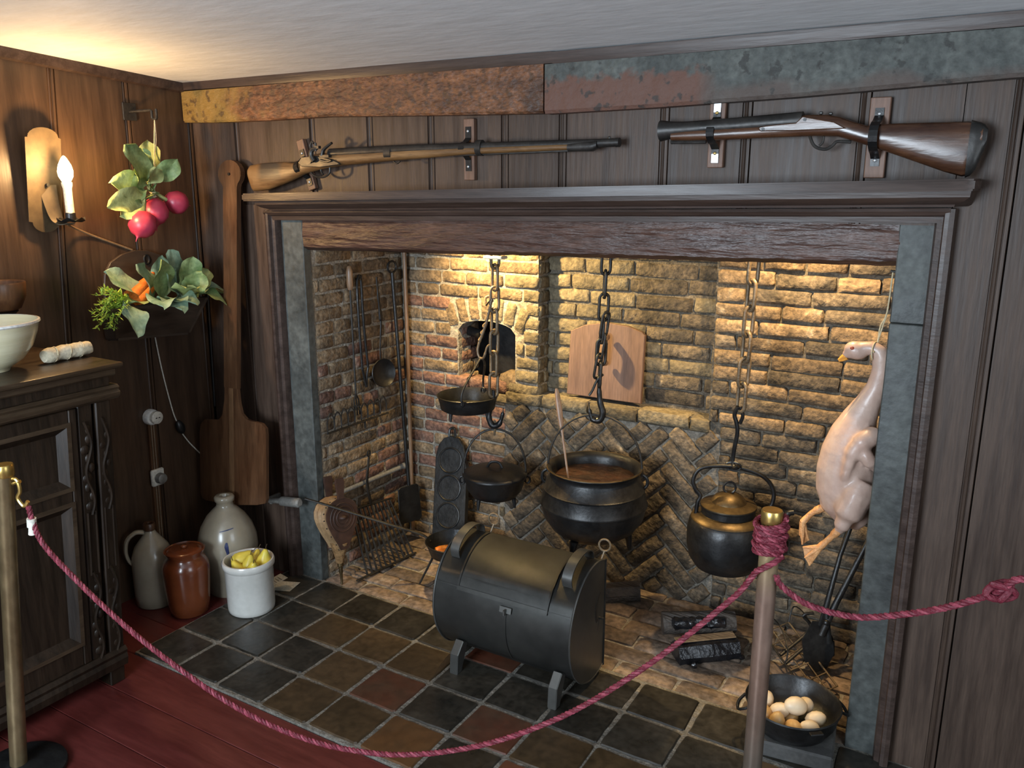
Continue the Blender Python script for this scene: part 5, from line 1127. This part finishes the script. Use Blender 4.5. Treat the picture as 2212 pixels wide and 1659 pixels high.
# loose oven board in the niche
t = thing('oven_board', 'plain wooden oven door board with loop handle leaning in the niche', 'board', (1.23, .69, .81))
bm = B(); pts = [(1.056, .812), (1.400, .812), (1.401, 1.098), (1.385, 1.112), (1.328, 1.130), (1.224, 1.138), (1.127, 1.120), (1.062, 1.09)]
xz(bm, pts, .672, .694, .003); bmesh.ops.rotate(bm, verts=bm.verts, cent=(0, .69, .812), matrix=Matrix.Rotation(-.06, 3, 'X')); obj('panel', bm, doorw, t, smooth=False)
bm = B(); yo = .675; tube(bm, spline([(1.245, yo-.02, .975), (1.245, yo-.045, .985), (1.247, yo-.052, 1.03), (1.247, yo-.045, 1.075), (1.245, yo-.012, 1.085)], 5), [.013, .015, .015, .014], 10); obj('handle', bm, wood_h, t)

# ------------------------------------------------------------------ tin roaster
RX0, RX1 = 1.020, 1.565
t = thing('tin_roaster', 'big black tin reflector roaster, a barrel on four feet before the fire', 'roaster', (1.315, -.17, 0))
def D(an, r=.232): k_ = r/.232; return V((0, -.092-.192*k_*math.cos(an), .236+.214*k_*math.sin(an)))
arc = [math.radians(a) for a in range(-112, 113, 8)]
prof = [D(a) for a in arc]
bk0, bk1 = V((0, -.062, .055)), V((0, -.062, .487))
bm = B(); lo = [V((RX0, p.y, p.z)) for p in prof]; hi = [V((RX1, p.y, p.z)) for p in prof]
va = [bm.verts.new(p) for p in lo]; vb = [bm.verts.new(p) for p in hi]
for i in range(len(va)-1): bm.faces.new((va[i], va[i+1], vb[i+1], vb[i]))
bmesh.ops.solidify(bm, geom=bm.faces[:], thickness=.002); obj('barrel', bm, tin, t, ang=50)
for x_ in (RX0, RX1):
    bm = B(); s_ = -1 if x_ == RX0 else 1
    ring = [V((x_, p.y, p.z)) for p in [D(a, .2345) for a in arc]]
    prism(bm, [(p.y, p.z) for p in ring], (x_-.001*s_, 0, 0), (0, 1, 0), (0, 0, 1), (s_, 0, 0), .003); e_ = obj('end_plate', bm, tin, t, smooth=False)
    bm = B(); tube(bm, ring, .0038, 6); obj('rolled_rim', bm, tin, e_)
# rounded door with raised frame on the upper front
def arcstrip(name, a0, a1, x0, x1, r, mat, par, th=.003):
    bm = B(); A = [math.radians(a0+(a1-a0)*k/14) for k in range(15)]; r0 = [D(a, r) for a in A]
    va = [bm.verts.new((x0, p.y, p.z)) for p in r0]; vb = [bm.verts.new((x1, p.y, p.z)) for p in r0]
    for i in range(14): bm.faces.new((va[i], va[i+1], vb[i+1], vb[i]))
    bmesh.ops.solidify(bm, geom=bm.faces[:], thickness=th); return obj(name, bm, mat, par, ang=50)
dr = arcstrip('door', 22, 100, 1.115, 1.475, .2365, tin, t)
for a0, a1, x0, x1 in ((22, 26, 1.115, 1.475), (26, 100, 1.115, 1.122), (26, 100, 1.468, 1.475)): arcstrip('door_edge', a0, a1, x0, x1, .2405, tin, dr, .004)
arcstrip('door_ridge', 34, 35.5, 1.145, 1.44, .2400, tin, dr, .003)
for a_ in (25, -42): arcstrip('seam', a_-.7, a_+.7, RX0+.002, RX1-.002, .2352, tin, t, .003)
arcstrip('seam', -42, 16, 1.318, 1.322, .2352, tin, t, .003)
bm = B(); p = D(math.radians(17), .236); obox(bm, (1.32, p.y-.004, p.z), (.045, .004, .020), Matrix.Rotation(-.3, 3, 'X')); obox(bm, (1.322, p.y-.012, p.z-.004), (.006, .018, .018)); obj('latch', bm, tin, dr, smooth=False)
for x_ in (1.070, 1.518):
    bm = B(); A = [math.radians(a) for a in (60, 66, 75, 85, 95, 105, 112)]; hgt = [0, .038, .056, .06, .052, .03, 0]
    if True:
        A = [math.radians(a) for a in (52, 55, 62, 72, 84, 94, 101, 104)]; hgt = [0, .030, .044, .048, .046, .038, .024, 0]
    rings = []
    P = [D(a, .234+h_) for a, h_ in zip(A, hgt)]; P = spline(P, 4)
    for i, p in enumerate(P):
        a = P[max(0, i-1)]; b = P[min(len(P)-1, i+1)]; d = (b-a).normalized(); n = V((1, 0, 0)).cross(d).normalized()*.002
        rings.append([V((x_+dx, p.y, p.z))+q_ for dx, q_ in ((.018, n), (-.018, n), (-.018, -n), (.018, -n))])
    loft(bm, rings); obj('lift_handle', bm, tin, t, ang=30)
for x_ in (1.115, 1.512):
    for f_, yb in ((1, -.288), (-1, -.035)):
        bm = B()
        pts = [(yb-.018, 0), (yb+.012, 0), (yb+.045*f_+.01, .10), (yb+.045*f_-.02, .115), (yb-.012, .075)] if f_ > 0 else [(yb-.010, 0), (yb+.012, 0), (yb+.012, .07), (yb-.012, .07)]
        prism(bm, pts, (x_-.017, 0, 0), (0, 1, 0), (0, 0, 1), (1, 0, 0), .034, .003); obj('foot', bm, tin, t, smooth=False)
bm = B(); p = V((RX1+.002, -.062, .30)); tube(bm, [(RX1+.001, -.06, .235), (RX1+.02, -.06, .235)], .005, 6)
for v0, v1 in ((.06, .48),): tube(bm, [(RX1+.004, -.018, v0-.03), (RX1+.004, -.018, v1-.04)], .003, 6)
obj('back_wire', bm, iron_rough, t)
cr = [(-.045+.050*math.cos(a), .270+.070*math.sin(a)) for a in [math.radians(q) for q in range(110, 221, 10)]]+[(-.030+.050*math.cos(a), .268+.066*math.sin(a)) for a in [math.radians(q) for q in range(215, 114, -10)]]
bm = B(); yz(bm, cr, RX1+.0018, RX1+.0032); obj('vent_slot', bm, black_fill, t, smooth=False)
for x_, lab in ((1.10, 'thin spit skewer with ring handle at the left back of the roaster'), (RX1-.01, 'spit skewer with ring handle at the right back of the roaster')):
    t2 = thing('spit_skewer', lab, 'skewer', (x_, -.01, .46))
    bm = B(); c_ = V((x_, -.002, .482)); tube(bm, [c_+V((.020*math.cos(a), .004*math.cos(a), .022*math.sin(a))) for a in [2*PI*k/18 for k in range(18)]], .0036, 8, closed=True); obj('ring', bm, chain_m, t2)
    bm = B(); tube(bm, [c_+V((0, 0, -.02)), c_+V((-.01, -.03, -.08)), c_+V((-.06, -.05, -.20))], .0036, 6); obj('rod', bm, chain_m, t2)

# ------------------------------------------------------------------ hanging goose
def soft_body(name, bm, mat, parent, vox=.006, it=6):
    bmesh.ops.recalc_face_normals(bm, faces=bm.faces)
    me = bpy.data.meshes.new('tmp'); bm.to_mesh(me); bm.free(); o = bpy.data.objects.new('tmp', me); COL.objects.link(o)
    m = o.modifiers.new('r', 'REMESH'); m.mode = 'VOXEL'; m.voxel_size = vox
    s_ = o.modifiers.new('s', 'SMOOTH'); s_.factor = .5; s_.iterations = it
    dg = bpy.context.evaluated_depsgraph_get(); dg.update(); me2 = bpy.data.meshes.new_from_object(o.evaluated_get(dg)); bpy.data.objects.remove(o)
    b2 = B(); b2.from_mesh(me2); bpy.data.meshes.remove(me2)
    return obj(name, b2, mat, parent, ang=180)
GY = .15
def GP(x, z, dy=0): return V((x-.014, GY+dy, z))
gs = thing('hanging_goose', 'plucked pale goose hanging by its neck at the right firebox edge', 'goose', GP(2.33, .55))
bm = B()
# spine stations: centre x, z, half width in picture plane, half depth
stn = [(2.372, 1.205, .026, .024), (2.376, 1.17, .027, .026), (2.368, 1.12, .030, .028), (2.350, 1.07, .037, .034), (2.330, 1.02, .050, .048), (2.318, .97, .068, .066), (2.312, .91, .084, .082), (2.310, .85, .092, .090), (2.312, .79, .092, .088), (2.322, .74, .080, .074), (2.345, .70, .056, .050), (2.372, .675, .026, .022)]
rings = []
for i, (x, z, a, b) in enumerate(stn):
    x0_, z0_ = stn[max(0, i-1)][:2]; x1_, z1_ = stn[min(len(stn)-1, i+1)][:2]; d = V((x1_-x0_, 0, z1_-z0_)).normalized(); s_ = V((-d.z, 0, d.x))
    rings.append(ell(GP(x, z), a, b, s_, (0, 1, 0), 20))
loft(bm, rings)
# neck bend and head
tube(bm, [GP(2.374, 1.17), GP(2.374, 1.205), GP(2.366, 1.226), GP(2.345, 1.234), GP(2.318, 1.230)], [.026, .026, .024, .021, .022], 14)
sph(bm, GP(2.300, 1.222), (.036, .027, .028), Matrix.Rotation(.25, 3, 'Y'), 18); sph(bm, GP(2.278, 1.208), (.018, .016, .014), n=12)
# wing folded on the near side, thigh, tail
tube(bm, spline([GP(2.385, .985, -.045), GP(2.36, .97, -.075), GP(2.338, .945, -.085), GP(2.325, .90, -.088), GP(2.318, .86, -.090), GP(2.316, .825, -.086)], 4), [.030, .028, .022, .017, .013, .007], 10)
tube(bm, spline([GP(2.352, .955, -.075), GP(2.375, .915, -.082), GP(2.398, .885, -.06)], 4), [.020, .022, .016], 10)
tube(bm, spline([GP(2.365, .83, -.045), GP(2.345, .77, -.07), GP(2.322, .70, -.075), GP(2.310, .668, -.075)], 4), [.050, .046, .026, .015], 12)
tube(bm, spline([GP(2.27, .78, .02), GP(2.255, .73, .02), GP(2.245, .700, .015)], 4), [.04, .024, .014], 10)
body = soft_body('body', bm, goose_m, gs)
bm = B(); tube(bm, [GP(2.278, 1.209), GP(2.264, 1.196), GP(2.252, 1.188)], [.013, .010, .003], 10, flat=.8); tube(bm, [GP(2.276, 1.199), GP(2.262, 1.189), GP(2.254, 1.184)], [.009, .006, .002], 8); obj('beak', bm, beak_m, gs)
bm = B(); sph(bm, GP(2.292, 1.232, -.0245), (.006, .003, .005), n=10); obj('eye', bm, eye_m, gs)
# legs with webbed feet
def webbed(name, path, toes, web):
    bm = B(); tube(bm, spline(path, 5), [.013, .0095, .011], 10)
    a = V(path[-1])
    for q in toes: tube(bm, [a, a.lerp(V(q), .5), V(q)], [.010, .007, .003], 8)
    vs = [bm.verts.new(a)]+[bm.verts.new(V(q)) for q in toes]
    for i in range(1, len(toes)): bm.faces.new((vs[0], vs[i], vs[i+1]))
    return obj(name, bm, foot_m, gs)
webbed('foot', [GP(2.312, .675, -.075), GP(2.290, .645, -.076), GP(2.262, .607, -.076)], [GP(2.212, .595, -.076), GP(2.222, .565, -.085), GP(2.236, .540, -.078)], None)
webbed('foot', [GP(2.247, .705, .012), GP(2.215, .68, .01), GP(2.190, .645, .005)], [GP(2.186, .60, .0), GP(2.198, .575, -.010), GP(2.212, .585, .012)], None)
bm = B()
for q in (-1, 1): tube(bm, spline([GP(2.352, 1.225, .026*q), GP(2.356, 1.25, .004), GP(2.363+.003*q, 1.30, 0), GP(2.374, 1.345, .0), GP(2.378, 1.46, 0)], 4), .0022, 6)
tube(bm, [GP(2.352, 1.226)+V((.012*math.cos(a)*.4, .027*math.cos(a), .027*math.sin(a))) for a in [2*PI*k/16 for k in range(16)]], .0022, 6, closed=True); obj('string', bm, twine, gs)
bm = B(); tube(bm, [GP(2.40, 1.46), GP(2.372, 1.462)], .004, 6); obj('nail', bm, iron_rough, gs)

# ------------------------------------------------------------------ right hearth: shovel, tongs, rack, logs, pot of eggs
t = thing('fire_shovel', 'black iron fire shovel leaning at the right back of the hearth', 'shovel', (2.24, .42, 0))
bm = B(); tube(bm, [(2.222, .40, .17), (2.285, .52, .62)], .0075, 8); obj('shaft', bm, iron, t)
bm = B(); Uv = V((.90, .42, 0)).normalized(); Vv = V((.10, -.30, -.95)).normalized(); Nv = Vv.cross(Uv).normalized()
prism(bm, [(-.020, -.01), (.020, -.01), (.052, .045), (.060, .10), (.035, .155), (-.010, .175), (-.045, .13), (-.055, .06)], V((2.215, .40, .175)), Uv, Vv, Nv, .004, .001); sh = obj('blade', bm, iron, t, smooth=False)
bm = B(); prism(bm, [(.038, .05), (.060, .06), (.062, .11), (.038, .13)], V((2.215, .40, .175))-Nv*.012, Uv, Vv, Nv, .012, .002); obj('lip', bm, iron, sh, smooth=False)
t = thing('hearth_tongs', 'flat-armed iron tongs crossing the fire shovel at the right', 'tongs', (2.27, .36, 0))
bm = B(); tube(bm, [(2.238, .335, .165), (2.268, .40, .27), (2.372, .50, .585)], [.012, .011, .008], 8, flat=.5, flatdir=(0, 1, 0)); obj('arm', bm, iron, t)
bm = B(); tube(bm, [(2.262, .36, .13), (2.240, .37, .26), (2.262, .43, .44), (2.300, .52, .63)], [.012, .010, .008, .008], 8, flat=.5, flatdir=(0, 1, 0)); obj('arm', bm, iron, t)
bm = B(); sph(bm, (2.247, .36, .205), (.014, .010, .014), n=10); obj('rivet', bm, iron, t)
t = thing('wire_rack', 'rusty wire toasting rack with handle tilted on the hearth floor', 'wire rack', (2.15, .36, 0))
def rq(u, v): # u along, v across
    a = V((2.020, .435, .062)).lerp(V((2.245, .175, .012)), u); return a+V((.070, .095, .018))*v
for v_ in (0, .33, .66, 1):
    bm = B(); tube(bm, [rq(0, v_), rq(1, v_)], .0036 if v_ in (0, 1) else .0026, 6); obj('long_wire', bm, chain_m if v_ else iron_rough, t)
for k in range(6):
    bm = B(); tube(bm, [rq(k/5, -.03), rq(k/5, 1.03)], .0026, 6); obj('cross_wire', bm, chain_m, t)
for v_ in (0, 1):
    bm = B(); tube(bm, spline([rq(.0, v_), rq(0, v_)+V((.01, .02, .06)), rq(.25, v_)+V((.01, .03, .075)), rq(.5, v_)+V((0, .02, .05)), rq(.5, v_)], 4), .0028, 6); obj('hoop', bm, iron_rough, t)
bm = B(); tube(bm, spline([rq(.38, .02)+V((0, 0, .004)), rq(.34, .9)+V((.02, .03, .05)), V((2.155, .45, .165)), V((2.185, .47, .175))], 5), .0062, 8); tube(bm, [rq(.5, .02)+V((0, 0, .004)), rq(.47, 1)+V((.02, .03, .055)), V((2.185, .43, .12))], .0062, 8); obj('handle', bm, iron_rough, t)
def log(name, lab, a, b, r, mat, cut=None, seed=0, sq=1.0, charf=True):
    a, b = V(a), V(b); t = thing(name, lab, 'log', (a+b)/2, 'split logs on the hearth'); d = (b-a).normalized(); s_ = d.cross(V((0, 0, 1))).normalized(); u_ = s_.cross(d)
    shape = [(math.cos(x), math.sin(x)) for x in [2*PI*k/12 for k in range(12)]] if sq >= 1 else [(-.9, -.75), (.9, -.8), (1.0, -.2), (.55, .55), (-.35, .75), (-.95, .15)]
    bm = B(); loft(bm, [[a.lerp(b, q)+s_*x*r*(1+.07*math.sin(9*q+seed))+u_*y_*r*(1+.05*math.cos(7*q+seed)) for x, y_ in shape] for q in (0, .1, .3, .5, .7, .9, 1)]); wobble(bm, .004, 30, seed)
    obj('bark', bm, mat, t, ang=35)
    if cut:
        bm = B(); loft(bm, [[a.lerp(b, q)+s_*x*r*.9+u_*y_*r for x, y_ in ((-.75, .70), (.2, .72), (.2, .80), (-.75, .80))] for q in (.02, .98)]); wobble(bm, .003, 40); obj('split_face', bm, cut, t, ang=35)
    return t
lg = log('firewood_log', 'glossy charred round log on top of the split log by the post', (1.675, .285, .078), (1.915, .415, .088), .042, log_m, None, 1)
bm = B(); a_, b_ = V((1.715, .280, .094)), V((1.895, .378, .104))
tube(bm, [a_.lerp(b_, k/24)+V((0, -.010, .0)) for k in range(25)], [.006]+[.022+.002*math.sin(k*1.7) for k in range(23)]+[.006], 14); wobble(bm, .007, 70)
o = obj('char_crust', bm, char_m, lg)
log('firewood_log', 'split log with pale cut face lying in front of the charred log', (1.765, .190, .036), (1.945, .345, .038), .047, char_m, log_c, 3, .5)
log('firewood_log', 'weathered grey log behind the right end of the roaster', (1.25, .40, .042), (1.475, .545, .048), .042, log_m, None, 5, .5)
log('firewood_log', 'small charred log end left of the roaster', (.88, .25, .03), (.80, .36, .032), .03, char_m, None, 8)
for i, (p, r_) in enumerate((((1.845, .165, .018), .012), ((1.95, .33, .02), .014), ((1.98, .30, .018), .011))):
    bm = B(); sph(bm, p, (r_, r_*1.2, r_*.9), n=8); wobble(bm, .006, 60, i); tag(obj('charcoal_lump', bm, char_m, at=p), ['small charcoal lump in front of the split log', 'charcoal lump by the right end of the split log', 'tiny charcoal lump closest to the rope post'][i], 'charcoal', 'charcoal lumps')
bm = B(); box(bm, (2.115, -.175, .0), (2.365, .055, .052), .006); bmesh.ops.rotate(bm, verts=bm.verts, cent=(2.24, -.06, 0), matrix=Matrix.Rotation(.12, 3, 'Z')); tag(obj('slate_slab', bm, slab_m, at=(2.24, -.06, 0), smooth=False), 'square dark slate slab under the egg pot', 'slab')
pc = V((2.235, -.070, .053))
t = thing('egg_pot', 'wide black iron pot of eggs at the bottom right', 'pot', pc)
bm = B(); lathe(bm, [(0, 0), (.085, 0), (.108, .010), (.130, .045), (.140, .085), (.144, .092), (.141, .096), (.134, .088), (.123, .05), (.10, .018), (0, .012)], pc, 48); obj('body', bm, iron, t, ang=60)
for s_ in (1, -1):
    dd = V((math.cos(math.radians(25)), math.sin(math.radians(25)), 0))*s_; tn = V((-dd.y, dd.x, 0)); bm = B(); tube(bm, spline([pc+dd*.138+tn*.035+V((0, 0, .085)), pc+dd*.160+tn*.022+V((0, 0, .068)), pc+dd*.166+V((0, 0, .056)), pc+dd*.160-tn*.022+V((0, 0, .068)), pc+dd*.138-tn*.035+V((0, 0, .085))], 4), .0048, 8); obj('ring_handle', bm, iron, t)
bm = B(); dd = V((math.cos(math.radians(-52)), math.sin(math.radians(-52)), 0)); obox(bm, pc+dd*.146+V((0, 0, .086)), (.03, .04, .006), Matrix.Rotation(math.radians(-52), 3, 'Z'), .002); obj('spout_lug', bm, iron, t, smooth=False)
eggs = [(-.085, .012, .060, 0, 'pale egg at the back left of the pot'), (-.035, -.020, .058, 0, 'cream egg left of the big one in the pot'), (.010, .0, .078, 0, 'largest pale egg on top in the middle of the pot'), (.030, .048, .060, 0, 'pale egg at the back of the pot'), (.070, -.005, .055, 0, 'pale egg at the right of the pot'), (-.075, -.048, .052, 1, 'brown egg at the left rim of the pot'), (-.030, -.070, .050, 1, 'brown egg at the front left of the pot'), (.020, -.070, .048, 1, 'amber egg low at the front of the pot'), (.065, -.052, .050, 0, 'cream egg at the front right of the pot'), (-.005, .01, .030, 1, 'egg buried at the bottom of the pot')]
for i, (dx, dy, dz, br, lb) in enumerate(eggs):
    e = pc+V((dx, dy, dz)); bm = B(); R = axrot((math.sin(i*2.1), math.cos(i*1.3), .35)); s_ = 1.18 if i == 2 else 1.0
    lathe(bm, [(0, -.030*s_), (.012*s_, -.028*s_), (.021*s_, -.017*s_), (.0245*s_, -.002*s_), (.0225*s_, .013*s_), (.015*s_, .026*s_), (.007*s_, .032*s_), (0, .034*s_)], e, 20, R); tag(obj('egg', bm, egg_b if br else egg_m, at=e, ang=180), lb, 'egg', 'eggs in the iron pot')

# ------------------------------------------------------------------ rope barrier
def stanchion(x, y, top_, lab, mat, lean=None):
    t = thing('rope_stanchion', lab, 'stanchion', (x, y, FZ if y < -.79 else 0), 'rope barrier posts'); z0 = t.location.z
    bm = B(); lathe(bm, [(0, 0), (.125, 0), (.130, .006), (.128, .014), (.10, .022), (.045, .030), (.03, .034), (0, .034)], (x+(lean[0] if lean else 0), y+(lean[1] if lean else 0), z0), 40); obj('base', bm, iron, t, ang=30)
    lx, ly = lean or (0, 0); bm = B(); tube(bm, [(x+lx*(1-q_), y+ly*(1-q_), z0+.03+(top_-z0-.042)*q_) for q_ in (0, .5, 1)], .0235, 24); obj('post', bm, mat, t)
    bm = B(); lathe(bm, [(.0235, top_-.035), (.0255, top_-.030), (.0255, top_-.004), (.0235, top_), (0, top_)], (x, y, 0), 24); obj('cap', bm, brass, t)
    return t
PA, PB = V((.33, -1.32, 0)), V((2.236, -.57, 0))
sa = stanchion(PA.x, PA.y, .955, 'worn brass rope stanchion at the left edge before the cabinet', post_m, (-.052, -.058))
sb = stanchion(PB.x, PB.y, .955, 'brass rope stanchion with rope coiled round its top at the right', post_r)
stanchion(3.35, -.72, .955, 'brass rope stanchion beyond the right end of the mantel', post_m)
bm = B(); q = PA+V((0, 0, .88)); dr_ = (PB-PA).normalized(); tube(bm, spline([q+dr_*.022+V((0, 0, .035)), q+dr_*.036+V((0, 0, .03)), q+dr_*.040, q+dr_*.030+V((0, 0, -.022)), q+dr_*.046+V((0, 0, -.045)), q+dr_*.060+V((0, 0, -.03))], 5), .0055, 8); tube(bm, [q+dr_*.02+V((0, 0, .02)), q+dr_*.045+V((0, 0, .028))], .005, 8); obj('rope_hook', bm, brass, sa)
def rope(name, lab, pts, r=.0076, pitch=.036, n=10):
    P = spline(pts, n); t = thing(name, lab, 'rope', P[0], 'barrier ropes')
    # resample evenly, then lay three strands round the line
    Q = [P[0]]; step = .0055; acc = 0
    for a, b in zip(P, P[1:]):
        L = (b-a).length; s_ = step-acc
        while s_ <= L: Q.append(a+(b-a)*(s_/L)); s_ += step
        acc = L-(s_-step)
    m = len(Q); fr = []; nrm = None
    for i in range(m):
        d = (Q[min(i+1, m-1)]-Q[max(i-1, 0)]).normalized()
        if nrm is None: nrm = d.cross(V((.3, .2, 1))).normalized()
        nrm = (nrm-d*nrm.dot(d)).normalized(); fr.append((nrm.copy(), d.cross(nrm)))
    for k in range(3):
        pp = [Q[i]+(fr[i][0]*math.cos(2*PI*(i*step/pitch+k/3))+fr[i][1]*math.sin(2*PI*(i*step/pitch+k/3)))*r*.52 for i in range(m)]
        bm = B(); tube(bm, pp, r*.56, 6); obj('strand', bm, rope_l if k == 0 else rope_m, t)
    return t
rp = [(.385, -1.298, .835), (.392, -1.296, .79), (.419, -1.285, .714), (.536, -1.239, .576), (.656, -1.192, .458), (.779, -1.144, .359), (.903, -1.095, .272), (1.028, -1.046, .211), (1.154, -.996, .174), (1.28, -.947, .164), (1.368, -.913, .17), (1.466, -.874, .19), (1.587, -.826, .232), (1.704, -.78, .293), (1.818, -.736, .37), (1.927, -.693, .464), (2.032, -.652, .568), (2.132, -.612, .681), (2.181, -.600, .742), (2.214, -.600, .800), (2.228, -.606, .815), (2.255, -.600, .835), (2.272, -.575, .85)]
main = rope('barrier_rope', 'long crimson rope sagging from the left post to the right post', rp)
bm = B(); tube(bm, [(.389, -1.297, .80), (.386, -1.297, .775)], .0125, 10); tube(bm, [(.386, -1.297, .775), (.384, -1.297, .752)], [.009, .011], 10); obj('whipping', bm, white_pl, main)
cp_ = V((PB.x, PB.y, 0)); cl_ = [(0, 0, 0)]
pts = []
for i in range(0, 8*10+1):
    a = 2*PI*i/10; rr = .033+.004*math.sin(i*.37); z = .930-.0105*(i/10)+.007*math.sin(a+1.0+i*.02); pts.append((cp_.x+rr*math.cos(a), cp_.y+rr*math.sin(a), z))
rope('coiled_rope', 'crimson rope wrapped many turns round the right post top', pts, .0070, .034, 3)
rr_ = [(2.262, -.592, .80), (2.275, -.585, .773), (2.34, -.585, .742), (2.443, -.60, .748), (2.538, -.615, .788), (2.626, -.63, .838), (2.707, -.645, .90), (2.76, -.66, .95), (2.95, -.68, .955), (3.15, -.70, .94), (3.33, -.735, .93)]
r2 = rope('barrier_rope', 'shorter crimson rope running off to the right with a knot', rr_)
bm = B(); kk = V((2.715, -.646, .905)); pts = [kk+V((.017*math.sin(2*a)+.01*math.cos(3*a), .012*math.cos(3*a), .017*math.cos(2*a))) for a in [2*PI*k/36 for k in range(36)]]; tube(bm, pts, .0075, 8, closed=True); obj('knot', bm, rope_m, r2)
